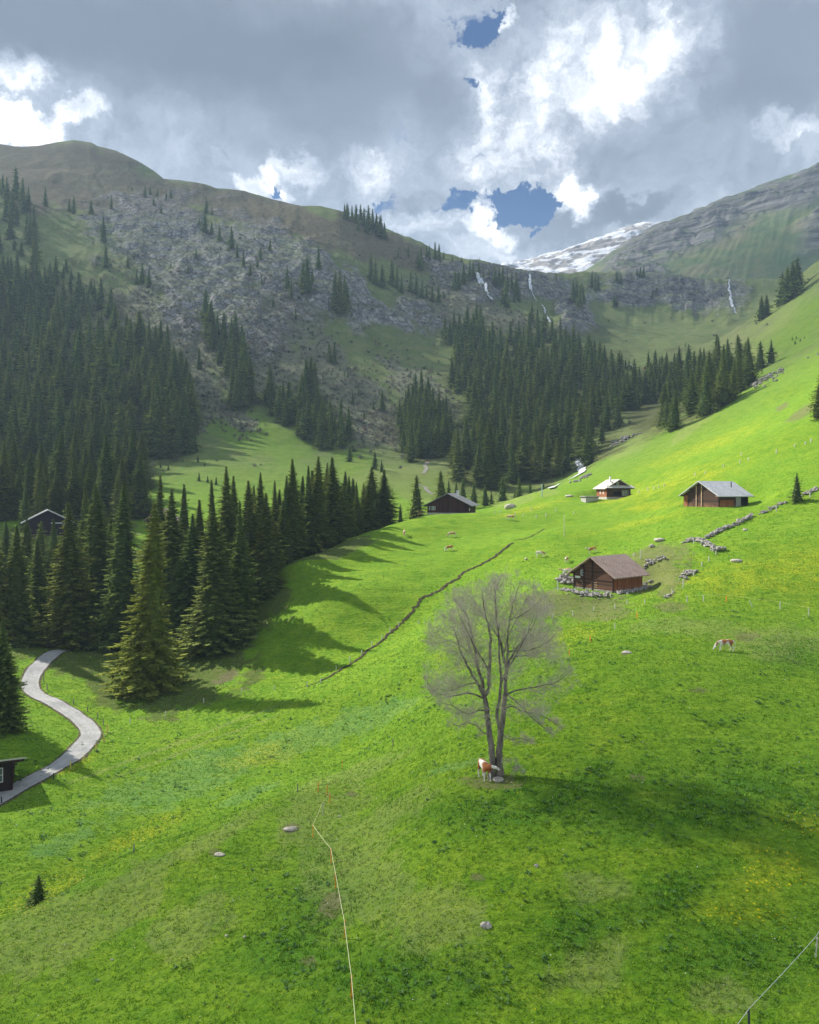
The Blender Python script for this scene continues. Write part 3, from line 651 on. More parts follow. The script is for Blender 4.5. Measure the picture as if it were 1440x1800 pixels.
def crown_arrays(H, R, nwh, nbr, nst, spl, rng, fork=2, base=.05, irr=.18, powr=.85):
    """drooping whorled branches set with flat needle sprays; returns verts, tris, tint"""
    hs = base+(1-base)*np.linspace(0, 1, nwh)**1.0
    Vs = []; tint = []
    o_h = []; o_a = []; o_L = []
    ph = rng.uniform(0, 6.28, 4); lop = rng.uniform(.0, irr)
    for i, h in enumerate(hs):
        n = max(3, int(round(nbr*(1-.45*h)))); a0 = rng.uniform(0, 6.28)
        prof = (1-h)**powr*(.86+.14*math.cos(h*9+ph[0]))+.012
        if h < .16: prof *= .72+.28*(h/.16)
        w = rng.uniform(1-irr, 1+irr*.6)
        for k in range(n):
            a = a0+2*math.pi*(k+rng.uniform(-.3, .3))/n
            o_h.append(h+rng.uniform(-.4, .4)/nwh); o_a.append(a)
            o_L.append(R*prof*w*rng.uniform(.72, 1.12)*(1+lop*math.sin(a+ph[1]+h*3)))
    h = np.array(o_h); a = np.array(o_a); L = np.array(o_L); nb = len(h)
    dirv = np.stack([np.cos(a), np.sin(a), a*0], -1); side = np.stack([-np.sin(a), np.cos(a), a*0], -1)
    droop = .38+.30*(1-h)*rng.uniform(.6, 1.3, nb)-.55*sstep(.75, 1.0, h)
    org = np.stack([h*0, h*0, h*H], -1)
    Fv = []
    for k in range(nst):
        s = (k+.6)/nst
        p = org+dirv*(L*s)[:, None]; p[:, 2] += -droop*L*(s-.35*s*s)*1.0
        ln = spl*(.35+.9*(1-s)**.6)*(.22+.78*np.minimum(1, L/R*1.3))*rng.uniform(.7, 1.3, nb)
        for sg in (-1, 1):
            for fk in range(fork):
                fw = rng.uniform(.35, 1.1, nb) if fk == 0 else rng.uniform(-.1, .6, nb)
                dn = -rng.uniform(.05, .75, nb)
                d = dirv*fw[:, None]+side*(sg*rng.uniform(.45, 1, nb))[:, None]; d[:, 2] += dn
                d /= np.linalg.norm(d, axis=1)[:, None]
                tip = p+d*ln[:, None]
                wv = np.cross(d, rng.normal(size=(nb, 3))*.5+np.array([0, 0, 1.])); wv /= np.linalg.norm(wv, axis=1)[:, None]+1e-6
                mid = p+d*(ln*.35)[:, None]; wd = (ln*rng.uniform(.15, .26, nb))[:, None]
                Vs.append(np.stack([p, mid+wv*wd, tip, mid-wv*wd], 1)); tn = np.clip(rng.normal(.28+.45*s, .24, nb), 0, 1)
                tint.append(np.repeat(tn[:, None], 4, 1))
    # branch tips, long and forward
    p = org+dirv*(L*.8)[:, None]; p[:, 2] += -droop*L*.60
    d = dirv.copy(); d[:, 2] += rng.uniform(-.25, .25, nb); tip = p+d*(L*.26+.10*spl)[:, None]
    wd = (.085*L+.04*spl)[:, None]
    mid = (p+tip)/2
    Vs.append(np.stack([p, mid+side*wd, tip, mid-side*wd], 1)); tint.append(np.clip(rng.normal(.75, .15, (nb, 1)), 0, 1).repeat(4, 1))
    # leader
    V = np.concatenate(Vs).reshape(-1, 3); t = np.concatenate(tint).ravel()
    q = np.arange(len(V)).reshape(-1, 4)
    # a lumpy inner cone keeps the crown closed
    nr, ns = 7, 9; zz = np.linspace(base+.03, 1.0, ns); cv = []
    for j, z_ in enumerate(zz):
        for k in range(nr):
            an = 2*math.pi*k/nr+j*.4; r = R*.42*(1-z_)**.9*rng.uniform(.7, 1.15)+.002
            cv.append((r*math.cos(an), r*math.sin(an), z_*H))
    cv = np.array(cv); b0 = len(V)
    cf = np.array([(b0+j*nr+k, b0+j*nr+(k+1) % nr, b0+(j+1)*nr+(k+1) % nr, b0+(j+1)*nr+k) for j in range(ns-1) for k in range(nr)])
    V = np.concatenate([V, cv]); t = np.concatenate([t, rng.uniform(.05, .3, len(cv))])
    return V, np.concatenate([q, cf]), t
def trunk_arrays(H, r, rng, n=7):
    zz = [-.03, .0, .02, H*.3, H*.6, H*.9, H*1.01]; rr = [r*1.5, r*1.25, r, r*.75, r*.45, r*.12, .0006]
    V = [(a*math.cos(6.283*k/n), a*math.sin(6.283*k/n), z_) for z_, a in zip(zz, rr) for k in range(n)]
    Fq = [(j*n+k, j*n+(k+1) % n, (j+1)*n+(k+1) % n, (j+1)*n+k) for j in range(len(zz)-1) for k in range(n)]
    return np.array(V), np.array(Fq)

HI = []; 
for i, (R, pw, irr) in enumerate([(.200, .78, .16), (.180, .80, .22), (.190, .72, .20), (.165, .82, .26), (.205, .88, .18)]):
    rg = np.random.default_rng(100+i)
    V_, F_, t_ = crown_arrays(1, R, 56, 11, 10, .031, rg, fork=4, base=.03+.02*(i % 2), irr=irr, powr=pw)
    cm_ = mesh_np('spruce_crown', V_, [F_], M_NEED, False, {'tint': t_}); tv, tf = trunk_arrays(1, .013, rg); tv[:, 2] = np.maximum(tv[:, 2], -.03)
    HI.append((cm_, mesh_np('spruce_trunk', tv, [tf], M_BARK, True)))
def tree_mesh_single(rg, R, nwh, nbr, nst, fork, spl, pw):
    V_, F_, t_ = crown_arrays(1, R, nwh, nbr, nst, spl, rg, fork=fork, base=.03, irr=.26, powr=pw)
    return V_, F_, t_
MIDP = []
for i, (R, pw) in enumerate([(.22, .70), (.195, .76), (.21, .62), (.18, .78), (.225, .84), (.20, .68)]):
    rg = np.random.default_rng(200+i)
    V_, F_, t_ = tree_mesh_single(rg, R, 30, 8, 4, 2, .055, pw)
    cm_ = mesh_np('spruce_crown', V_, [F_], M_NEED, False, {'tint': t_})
    tv, tf = trunk_arrays(1, .013, rg, 5); tv[:, 2] = np.maximum(tv[:, 2], -.03); tm = mesh_np('spruce_trunk', tv, [tf], M_BARK, True)
    # crown and trunk in one for the trees too small to show their parts
    me = mesh_np('spruce_small', np.concatenate([V_, tv]), [np.concatenate([F_, tf+len(V_)])], M_NEED, False, {'tint': np.concatenate([t_, np.full(len(tv), .4)])})
    me.materials.append(M_BARK); mi = np.zeros(len(F_)+len(tf), np.int32); mi[len(F_):] = 1; me.polygons.foreach_set('material_index', mi)
    MIDP.append((cm_, tm, me))
LOW = [tree_mesh_single(np.random.default_rng(300+i), R, 14, 6, 2, 2, .095, pw) for i, (R, pw) in enumerate([(.22, .70), (.20, .76), (.21, .64), (.185, .78), (.21, .84)])]

TREES = []   # dict(p, H, wf, label, group, warm, name)
def T_(u, v=None, d=None, top=None, H=None, wf=1., label=None, group=None, warm=0., var=None, part=True):
    p = pos(u, d) if d else at(u, v)
    if p is None: return
    if top is not None: H = (CV-top)/F*p.y-p.z
    TREES.append(dict(p=p, H=H, wf=wf*(1.42 if p.y < 199 else 1.75), label=label, group=group, warm=warm, var=var, part=part, px=H/p.y*F))

# the wood at the road and along the ridge: each tree of its own
near = [
 (262,1213,None,886,.84,.8,'tall olive yellow spruce with sweeping branches, standing forward of the wood at the field edge',0),
 (8,None,104,1092,1.05,.0,'dark spruce at the left edge below the road bend',2),
 (-30,None,100,1120,1.,.0,'dark spruce cut by the left edge beside the grey road',1),
 (28,None,152,925,1.1,.25,'broad spruce left of the road head, below the chalet with the white gable edge',0),
 (68,None,163,945,.95,.15,'spruce just left of the road head with its bare trunk foot showing',1),
 (-10,None,150,905,1.,.1,'broad spruce cut by the left edge above the road bend',4),
 (128,None,153,885,1.1,.2,'tall full spruce directly behind the end of the road',2),
 (175,None,166,852,1.,.25,'tall spruce with a forked pale top right of the white gabled chalet',1),
 (150,None,185,858,.9,.2,'slim spruce behind the tree at the end of the road',3),
 (215,None,158,850,.95,.2,'tall spruce immediately left of the olive yellow spruce',4),
 (195,None,172,905,.9,.1,'shorter spruce in the gap left of the olive yellow spruce',3),
 (100,None,178,914,1.1,.1,'spruce whose top stands under the right eave of the white gabled chalet',3),
 (45,None,182,911,1.05,.1,'spruce whose top stands under the left eave of the white gabled chalet',1),
 (72,None,196,917,1.1,.2,'spruce top standing before the middle of the white gabled chalet',0),
 (12,None,190,915,1.,.1,'spruce top left of the white gabled chalet',2),
 (275,None,172,838,.9,.15,'spruce rising behind the right shoulder of the olive yellow spruce',3),
 (300,None,156,862,1.05,.15,'spruce with a thin grey top right of the olive yellow spruce',1),
 (322,None,168,853,.95,.1,'grey green spruce in the middle of the wood',3),
 (335,None,150,905,1.1,.0,'dark spruce at the front edge of the wood, half behind its darker neighbour',2),
 (375,1140,None,892,1.22,.0,'very dark broad spruce at the front edge of the wood with branches to the ground',0),
 (350,None,162,880,1.,.05,'dark spruce standing behind the very dark broad one',4),
 (420,None,148,882,.85,.15,'brownish spruce right of the very dark broad one',3),
 (398,None,163,822,.85,.4,'tall yellow topped spruce in the right half of the wood',1),
 (377,None,172,845,.8,.1,'grey topped spruce left of the yellow topped one',3),
 (412,None,170,838,.85,.2,'slim spruce close behind the yellow topped one',4),
 (438,None,160,846,1.,.05,'dark spruce between the yellow topped one and the end of the wood',0),
 (458,None,168,832,.9,.05,'pointed dark spruce near the right end of the wood',1),
 (470,1043,None,868,1.1,.0,'dark spruce closing the right end of the wood by the sunlit grass',2),
 (484,None,172,846,.9,.1,'slim spruce behind the right end of the wood',3),
 (445,None,178,855,.9,.05,'spruce top showing deep in the right end of the wood',4),
 (500,None,176,838,.95,.1,'dark spruce at the left end of the ridge row, first after the wood',3),
 (517,None,178,808,.95,.35,'tall pale topped spruce in the ridge row, left of its highest pair',1),
 (510,None,185,850,.8,.2,'lower spruce behind the left part of the ridge row',4),
 (542,None,182,820,.9,.1,'dark spruce in the ridge row between the pale topped one and the highest pair',3),
 (562,None,183,803,1.,.3,'left tree of the highest pair of spruces on the ridge',0),
 (590,None,188,804,1.1,.05,'right tree of the highest pair of spruces on the ridge',2),
 (575,None,195,815,.9,.2,'spruce standing between and behind the highest pair on the ridge',1),
 (612,None,192,838,1.,.0,'dark spruce on the shoulder right of the highest pair on the ridge',4),
 (627,None,197,848,.9,.1,'last spruce of the ridge row, above the wooden rail',3),
 (605,None,202,830,.9,.1,'spruce behind the shoulder of the ridge row',1),
 (530,None,192,838,1.1,.15,'spruce behind the left half of the ridge row, between two taller tops',3),
 (553,None,200,828,1.1,.1,'spruce behind the middle of the ridge row',4),
 (622,None,206,842,1.1,.1,'spruce behind the right end of the ridge row',2),
 (488,None,186,862,1.1,.1,'spruce in the gap between the wood and the ridge row',0),
 (496,None,170,880,1.1,.0,'low dark spruce in front of the gap between wood and ridge row',2),
 (655,None,203,822,1.1,.3,'left of the two joined spruces midway between ridge row and long barn',0),
 (676,None,205,826,1.15,.15,'right of the two joined spruces midway between ridge row and long barn',2),
 (640,None,212,850,.8,.2,'small spruce left of the two joined ones',1),
 (704,None,211,885,.9,.0,'little dark spruce between the two joined spruces and the single one',4),
 (732,None,212,836,1.,.1,'single dark spruce standing left of the long barn',0),
 (776,None,250,828,1.1,.35,'yellowish spruce rising behind the gable of the long barn',0),
 (789,None,262,842,.9,.1,'small spruce behind the ridge of the long barn, left of its chimney',1),
 (802,None,268,842,.9,.1,'small spruce behind the chimney of the long barn',3),
 (814,None,255,838,1.,.05,'dark spruce behind the right roof slope of the long barn',2),
 (833,None,262,845,1.1,.05,'spruce behind the right eave of the long barn',4),
 (853,None,255,850,1.1,.1,'spruce pair member just right of the long barn, left one',0),
 (864,None,258,862,1.,.1,'spruce pair member just right of the long barn, right one',1),
 (884,None,285,834,1.1,.05,'dark spruce on the pale bank right of the long barn',2),
 (875,None,262,878,1.,.2,'small bushy spruce at the foot of the pale bank',3),
 (913,None,280,838,1.,.05,'dark spruce beside the stream bank above the grass hump',4),
 (932,None,275,845,1.,.05,'dark spruce left of the thin blue pole',0),
 (905,None,268,860,.9,.1,'small spruce on the bank behind the grass hump',1),
 (955,None,290,842,.9,.0,'dark spruce right behind the thin blue pole',3),
 (615,812,None,782,1.1,.0,'lone small dark spruce on the green slope above the ridge row',0),
 (659,825,None,792,1.1,.0,'small dark spruce at the foot of the scree, left one of two',1),
 (671,830,None,806,1.,.0,'small dark spruce at the foot of the scree, right one of two',3),
 (1401,882,None,829,1.35,.0,'lone young spruce beside the stone wall on the right slope',0),
 (1441,737,None,652,1.1,.0,'dark spruce cut by the right edge on the slope',2),
 (1452,728,None,662,1.0,.0,'dark spruce just outside the right edge behind another',3),
 (68,1588,None,1534,1.7,.1,'stunted little spruce on the crest of the front knoll',0),
]
for (u, v, d, top, wf, warm, lab, var) in near:
    T_(u, v, d, top, None, wf, lab, 'spruces standing near the meadow', warm, var)

def inpoly(u, v, P):
    c = False; j = len(P)-1
    for i in range(len(P)):
        if (P[i][1] > v) != (P[j][1] > v) and u < (P[j][0]-P[i][0])*(v-P[i][1])/(P[j][1]-P[i][1])+P[i][0]: c = not c
        j = i
    return c
AVOID = [((852,560),(905,640),11),((905,640),(960,720),9),((1015,700),(1030,790),8),((800,700),(860,700),7),((935,590),(1000,660),7)]
def _near(u, v):
    for (a, b, r) in AVOID:
        dx, dy = b[0]-a[0], b[1]-a[1]; t = max(0, min(1, ((u-a[0])*dx+(v-a[1])*dy)/(dx*dx+dy*dy)))
        if math.hypot(u-a[0]-t*dx, v-a[1]-t*dy) < r*random.uniform(.7, 1.3): return True
    return float(fbm(np.float64(u/38), np.float64(v/38), 2)) > .42
def stand(P, n, hm, hs, group, label, seed, k=.30, dmin=230., warm=.0, wf=1.0, px=None):
    rr = random.Random(seed); us = [p[0] for p in P]; vs = [p[1] for p in P]; got = []
    tries = 0
    while len(got) < n and tries < n*60:
        tries += 1
        u = rr.uniform(min(us), max(us)); v = rr.uniform(min(vs), max(vs))
        if not inpoly(u, v, P) or _near(u, v): continue
        p = at(u, v, dmin)
        if p is None: continue
        H = max(5, rr.gauss(hm, hs)); hp = H/p.y*F if px is None else rr.uniform(*px); H = hp*p.y/F
        r = hp*k
        if any((u-a)**2+((v-b)*1.0)**2 < (r*.5+c*.5)**2*.45 for a, b, c in got): continue
        got.append((u, v, r))
        TREES.append(dict(p=p, H=H, wf=wf*rr.uniform(1.3, 1.85), label=label, group=group, warm=max(0, warm+rr.uniform(-.12, .15)), var=rr.randrange(6), part=True, px=hp))
stand([(-80,500),(60,490),(140,580),(220,620),(290,640),(318,700),(350,795),(300,812),(240,800),(250,862),(200,885),(130,885),(20,890),(-80,910)], 190, 24, 4, 'spruces of the dense left forest', 'blue green spruce in the dense forest covering the left slope', 1, .36, warm=.06)
stand([(-80,870),(120,885),(250,862),(262,905),(200,930),(-80,930)], 40, 20, 4, 'spruces at the foot of the left forest', 'spruce at the foot of the left forest, behind the chalet', 31, .27, 224., warm=.15)
stand([(-80,320),(30,325),(70,395),(85,450),(110,470),(190,540),(290,640),(200,640),(100,560),(-80,520)], 90, 18, 4, 'scattered spruces above the left forest', 'spruce in the thinning upper edge of the left forest', 2, .42)
stand([(255,735),(285,690),(330,700),(352,796),(310,808),(262,802)], 12, 28, 2, 'spruces at the corner of the left forest', 'tall spruce at the right corner of the left forest above the green clearing', 3, .26)
stand([(358,545),(380,590),(425,620),(434,655),(400,660),(368,620)], 16, 21, 3, 'narrow spruce strip on the rock face', 'dark spruce in the narrow strip running down the grey rock face', 4, .30)
stand([(403,700),(445,705),(440,722),(408,720)], 7, 24, 2, 'spruce clump below the rock strip', 'spruce in the tight clump below the strip on the rock face', 5, .25)
stand([(470,705),(520,720),(560,735),(600,755),(620,778),(600,795),(555,790),(530,770),(480,745)], 34, 17, 3, 'spruces above the green slope', 'spruce in the stand at the top of the green slope', 6, .32)
stand([(538,700),(562,706),(560,716),(540,712)], 3, 26, 2, 'three big spruces joined on the scree', 'big spruce of the joined clump standing clear on the scree', 7, .12)
stand([(700,745),(728,700),(755,715),(800,770),(790,800),(760,812),(712,816)], 44, 18, 3, 'spruces left of the scree gully', 'spruce in the stand between the scree and the main valley forest', 8, .28)
stand([(775,590),(800,620),(793,680),(830,720),(838,790),(795,820),(800,842),(870,860),(930,850),(1000,838),(1000,800),(1040,800),(1090,750),(1108,700),(1100,668),(1040,625),(1000,605),(950,595),(870,590),(840,575)], 230, 19, 3, 'spruces of the valley head forest', 'dark spruce in the main forest at the head of the valley', 9, .34)
stand([(1020,800),(1036,790),(1040,822),(1028,826)], 4, 20, 2, 'spruces right of the stream', 'spruce on the right bank of the white stream', 19, .3)
stand([(1168,748),(1200,700),(1215,745),(1260,720),(1310,690),(1320,670),(1290,650),(1240,655),(1200,668),(1150,690),(1110,700),(1105,720),(1140,700),(1180,690)], 52, 19, 3, 'spruces along the stream gully on the right', 'spruce in the stand along the gully right of the valley forest', 10, .30)
stand([(1090,690),(1200,650),(1210,675),(1130,720),(1100,735)], 26, 17, 3, 'spruces below the red hut', 'spruce in the belt below the small red hut', 11, .28)
for i, (u, v, t, lab) in enumerate([(1299,655,592,'tallest of the spruces on the rocks at the right end of the gully stand'),(1311,648,600,'spruce leaning close to the tallest one on the gully rocks'),(1337,650,598,'left spruce of the last pair above the scree on the right'),(1356,640,596,'right spruce of the last pair above the scree on the right'),(1318,672,636,'low spruce on the scree below the last pair'),(1185,755,686,'full spruce on the grass in front of the gully stand'),(1172,750,700,'smaller spruce leaning against the full one before the gully stand'),(1400,640,0,None)]):
    if t: T_(u, v, None, t, None, 1.1, lab, 'spruces at the right end of the gully', 0., i % 4)
for i, (u, v, t, lab) in enumerate([(1339,562,519,'left spruce of the small pair on the high right shoulder'),(1348,556,517,'right spruce of the small pair on the high right shoulder'),(1376,536,478,'lowest spruce of the row climbing the high right shoulder'),(1385,530,468,'second spruce from below in the row climbing the right shoulder'),(1394,524,458,'third spruce from below in the row climbing the right shoulder'),(1402,512,452,'uppermost spruce of the row climbing the right shoulder'),(1419,470,436,'spruce on the skyline of the right shoulder beside the rocks'),(1412,474,440,'smaller spruce on the skyline of the right shoulder')]):
    T_(u, v, None, t, None, 1.15, lab, 'spruces on the high right shoulder', 0., i % 4)
def singles(L, group, label, hpx, seed, wf=1.):
    rr = random.Random(seed)
    for q in L:
        u, v = q[:2]; h = q[2] if len(q) > 2 else hpx*rr.uniform(.8, 1.2)
        p = at(u, v, 230.)
        if p is None: continue
        TREES.append(dict(p=p, H=h*p.y/F, wf=wf*rr.uniform(1.1, 1.6), label=label, group=group, warm=0., var=rr.randrange(6), part=False, px=h))
singles([(12,360,50),(28,350,60),(40,362,50),(50,372,44),(20,395,46),(5,345,40),(80,362,34),(60,420,60),(130,376,34),(122,372,24),(160,376,26),(196,366,24),(182,425,48),(186,470,40),(255,345),(264,342),(277,345),(292,350),(270,360),(283,374),(300,348),(232,335,10)],
   'spruces high on the left mountain', 'small spruce high on the left mountain slope', 18, 21)
singles([(363,374,26),(373,378,16),(360,410,36),(372,412,24),(386,424,30),(407,438,42),(417,452,28),(428,468,30),(440,484,26),(458,456,24),(452,470,18),(475,440,22),(350,395,14),(345,455,20),(330,480,14),(250,500,40),(262,505,36),(240,500,30),(225,470,24),(300,470,12),(295,650,80),(320,660,40),(350,650,38),(236,455,14),(460,500,20),(480,540,22)],
   'spruces on the grey crag', 'spruce clinging to the grey crag of the left mountain', 24, 22)
singles([(540,515,66),(533,505,46),(560,472,42),(549,498,30),(505,510,44),(512,525,36),(588,548,66),(598,552,76),(606,542,60),(590,510,36),(610,535,40),(580,637,32),(588,640,40),(578,630,26),(520,560,22),(672,722,38),(657,720,20),(620,710,22),(600,715,18),(630,695,16),(612,664,16),(606,660,12),(598,652,12),(556,668,14),(568,665,12),(640,735,14),(550,590,12)],
   'spruces dotted over the middle slope', 'spruce standing singly on the scrubby middle mountain slope', 26, 23)
singles([(606,385,28),(612,388,30),(619,386,26),(626,392,34),(634,388,30),(640,398,34),(648,396,36),(655,404,38),(662,410,36),(670,412,36),(668,418,40),(676,420,30),(630,405,24),(645,410,30),(684,398,14),(692,404,10),(610,378,22),(650,385,28)],
   'spruces in the clump on the ridge', 'spruce in the dark clump breaking the mountain skyline', 30, 24)
singles([(652,492,48),(660,500,44),(672,506,42),(689,500,46),(698,508,44),(706,516,34),(722,514,38),(732,518,36),(742,524,34),(750,524,28),(760,530,30),(771,532,34),(780,525,16),(740,476,44),(735,470,30),(700,452,16),(718,450,22),(755,455,26),(765,456,32),(772,458,30),(750,450,20),(800,512,40),(806,508,34),(815,500,40),(826,492,36),(832,486,28),(842,478,22),(780,455,14),(795,460,14),(812,462,12)],
   'spruces strung along the upper mountain', 'spruce in the loose row under the skyline left of the waterfalls', 32, 25)
singles([(870,502,34),(878,505,38),(884,500,34),(892,512,36),(900,508,30),(908,520,44),(890,540,50),(885,530,34),(904,532,26),(912,530,28),(860,484,14),(850,486,14),(935,570,44),(945,575,36),(960,575,30),(985,585,30)],
   'spruces around the waterfalls', 'spruce on the cliffs beside the waterfalls', 30, 26)
singles([(1008,530,40),(1014,535,44),(1020,540,42),(1026,535,34),(1023,515,20),(1041,505,30),(1047,512,32),(1052,510,26),(1084,495,20),(1092,498,18),(1080,540,28),(1084,538,22),(1148,525,20),(1154,515,12),(1126,486,18),(1132,488,22),(1120,484,14),(978,492,12),(1090,500,12),(1205,610,10)],
   'spruces on the cliff bowl', 'small spruce on the ledges of the cliff bowl', 24, 27)
singles([(282,822,12),(296,826,12),(322,812,8),(348,812,14),(360,820,10),(1155,645,14),(1180,640,8),(1393,598,8),(1400,596,8),(1398,605,8),(1407,600,7),(1414,595,6),(365,848,14),(380,852,16),(350,845,16),(372,860,18),(1100,650,20),(1093,645,26),(1106,652,22),(1152,650,36),(1165,655,30),(1172,640,24),(1180,660,26),(1145,655,22)],
   'little spruces on the clearings', 'little dark spruce on the open ground by the forest edges', 14, 28, 1.2)

TREES.sort(key=lambda t: -t['px'])
stuffV, stuffF, stuffT = [], [], []; off = 0
for i, t in enumerate(TREES):
    p, H, wf = t['p'], t['H'], t['wf']; rz = random.uniform(0, 6.28)
    keep = t['label'] is not None and i < 296
    if keep:
        hi = t['px'] > 95 and p.y < 330
        k = t['var'] if t['var'] is not None else random.randrange(5)
        if hi: cmesh, tmesh = HI[k % 5]
        else: cmesh, tmesh, smesh = MIDP[k % 6]
        if hi or i < 130:
            root = empty('spruce', p, rz)
            c_ = link('crown', cmesh, root); k_ = link('trunk', tmesh, root)
            root.rotation_euler = (random.gauss(0, .018), random.gauss(0, .018), rz); ex = random.uniform(.88, 1.12)
            for q in (c_, k_): q.scale = (H*wf*ex, H*wf/ex, H)
            c_['warm'] = float(t['warm'])
        else:
            root = link('spruce', smesh); root.location = p; root.rotation_euler.z = rz; root.scale = (H*wf*random.uniform(.88, 1.12), H*wf, H); root.rotation_euler.x = random.gauss(0, .02); root.rotation_euler.y = random.gauss(0, .02); root['warm'] = float(t['warm'])
        tag(root, t['label'], 'spruce', t['group'])
    else:
        V_, F_, t_ = LOW[(t['var'] or 0) % 5]
        c, s_ = math.cos(rz), math.sin(rz)
        Q = np.stack([(V_[:, 0]*c-V_[:, 1]*s_)*H*wf+p.x, (V_[:, 0]*s_+V_[:, 1]*c)*H*wf+p.y, V_[:, 2]*H+p.z-.2], -1)
        stuffV.append(Q); stuffF.append(F_+off); stuffT.append(t_*random.uniform(.7, 1.2)); off += len(V_)
print('TREES', len(TREES), 'smallest kept', TREES[min(295, len(TREES)-1)]['px'])
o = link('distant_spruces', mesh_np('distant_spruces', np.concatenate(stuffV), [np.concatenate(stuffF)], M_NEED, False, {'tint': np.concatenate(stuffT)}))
tag(o, 'far small spruces of the mountain forests', kind='stuff')
# ------------------------------------------------------------------ bare maple
M_LIMB = simple('maple_bark', (.30, .26, .205), .95, 5, .62, .04, stretch=(1, 1, .25), c2=(.085, .075, .065))
M_TWIG = simple('maple_twigs', (.54, .50, .37), .95, 3, .2)
def limb_px(L, d0, z0, x0, tw):
    """limb line given as photo offsets at the tree's distance -> local metres"""
    return [Vector(((u-x0)*d0/F, w, (z0-v)*d0/F)) for (u, v, w) in L]
def build_maple():
    base = at(872, 1366); d0 = base.y; rr = random.Random(5)
    root = empty('maple_tree', base)
    c = [(872,1366)]
    B0 = (872, 1366)
    lines = [ # (points (u, v, depth offset), start radius, end radius)
     ([(866,1366,0),(866,1345,0),(864,1310,0),(859,1275,.1),(856,1245,.1),(853,1230,.2)], .25, .16),
     ([(878,1368,0),(877,1340,.05),(880,1310,.1),(881,1285,.2),(886,1255,.3),(889,1225,.4)], .26, .17),
     ([(853,1230,.2),(846,1215,.0),(838,1200,-.3),(828,1182,-.5),(818,1160,-.8),(808,1140,-1.),(803,1120,-1.2),(797,1100,-1.4)], .13, .03),
     ([(853,1230,.2),(849,1205,.2),(842,1180,.3),(838,1155,.4),(832,1130,.6),(828,1105,.7),(822,1085,.9),(812,1070,1.0),(800,1055,1.1)], .15, .03),
     ([(853,1230,.2),(860,1205,.0),(860,1180,-.2),(861,1150,-.3),(862,1125,-.4),(858,1100,-.6),(852,1078,-.6),(848,1055,-.8),(846,1036,-.9)], .16, .025),
     ([(881,1285,.2),(875,1268,-.1),(873,1250,-.3),(877,1225,-.5),(879,1195,-.7),(877,1165,-.8),(875,1135,-.9),(873,1105,-1.0),(870,1080,-1.0),(868,1055,-1.2),(866,1030,-1.2)], .15, .025),
     ([(889,1225,.4),(890,1200,.4),(892,1180,.4),(886,1155,.6),(880,1125,.8),(876,1098,1.0),(874,1070,1.2),(875,1045,1.3),(880,1025,1.3)], .15, .025),
     ([(892,1180,.4),(898,1160,.3),(908,1142,.2),(920,1125,.1),(930,1112,.0),(938,1098,-.1),(942,1080,-.2)], .10, .022),
     ([(892,1180,.4),(895,1150,.7),(896,1120,.9),(899,1095,1.1),(905,1070,1.2),(912,1050,1.2),(916,1035,1.3)], .09, .022),
     ([(851,1228,.2),(838,1224,.4),(822,1222,.7),(805,1228,.9),(790,1232,1.1),(772,1228,1.2),(758,1218,1.2),(750,1205,1.2)], .08, .016),
     ([(855,1250,.1),(840,1245,-.5),(822,1248,-1.),(808,1240,-1.4),(790,1226,-1.8),(776,1222,-2.)], .07, .016),
     ([(842,1198,-.2),(820,1200,-.4),(800,1206,-.8),(782,1207,-1.1),(768,1203,-1.3)], .055, .014),
     ([(889,1225,.4),(905,1216,.2),(925,1210,.0),(945,1205,-.2),(965,1200,-.5),(980,1192,-.7),(992,1182,-.8)], .075, .014),
     ([(887,1248,.3),(902,1246,.7),(918,1256,1.),(935,1262,1.2),(955,1265,1.4),(972,1275,1.5),(988,1288,1.5)], .065, .014),
     ([(889,1222,.4),(902,1226,-.4),(918,1240,-1.),(930,1252,-1.4),(945,1262,-1.6),(960,1276,-1.8)], .06, .014),
     ([(862,1295,.0),(850,1290,.3),(838,1280,.7),(822,1278,1.),(808,1285,1.2),(795,1282,1.3)], .05, .014),
     ([(893,1165,.5),(910,1160,1.0),(930,1160,1.5),(952,1165,1.8),(975,1166,2.)], .055, .014),
     ([(828,1150,.4),(810,1138,.8),(792,1132,1.2),(775,1138,1.5),(762,1145,1.6)], .05, .012),
     ([(880,1290,.2),(895,1296,-.5),(912,1290,-1.),(926,1292,-1.3)], .045, .012),
     ([(878,1320,.0),(888,1330,-.5),(898,1338,-.9),(908,1343,-1.1)], .03, .010),
     ([(860,1180,-.2),(850,1160,-.8),(838,1140,-1.3),(826,1118,-1.7),(815,1095,-2.),(808,1075,-2.1)], .08, .018),
     ([(879,1195,-.7),(890,1165,-1.3),(903,1138,-1.8),(916,1112,-2.1),(925,1088,-2.2),(930,1068,-2.3)], .08, .018),
     ([(886,1155,.6),(900,1125,1.6),(915,1100,2.2),(928,1080,2.6),(936,1062,2.7)], .07, .016),
     ([(905,1145,.2),(922,1140,-.8),(942,1130,-1.4),(958,1118,-1.8),(968,1105,-2.)], .06, .014),
     ([(899,1095,1.1),(918,1085,.6),(938,1068,.1),(950,1050,-.3)], .05, .014),
     ([(880,1125,.8),(862,1100,1.6),(845,1075,2.2),(830,1055,2.5)], .06, .014),
     ([(895,1150,.7),(925,1145,1.8),(950,1138,2.6),(970,1140,3.)], .06, .014),
     ([(842,1180,.3),(830,1150,1.4),(820,1120,2.1),(812,1092,2.6),(806,1070,2.8)], .07, .016),
    ]
    cen = Vector((0, 0, (1366-1165)*d0/F)); rx, rz_, ry = 4.9, 5.7, 4.3
    def envelope(p):
        q = p-cen; low = 1.0 if q.z > 0 else .72
        return (q.x/rx)**2+(q.y/ry)**2+(q.z/(rz_*low))**2
    tr = MB(); lm = MB()
    segs = []
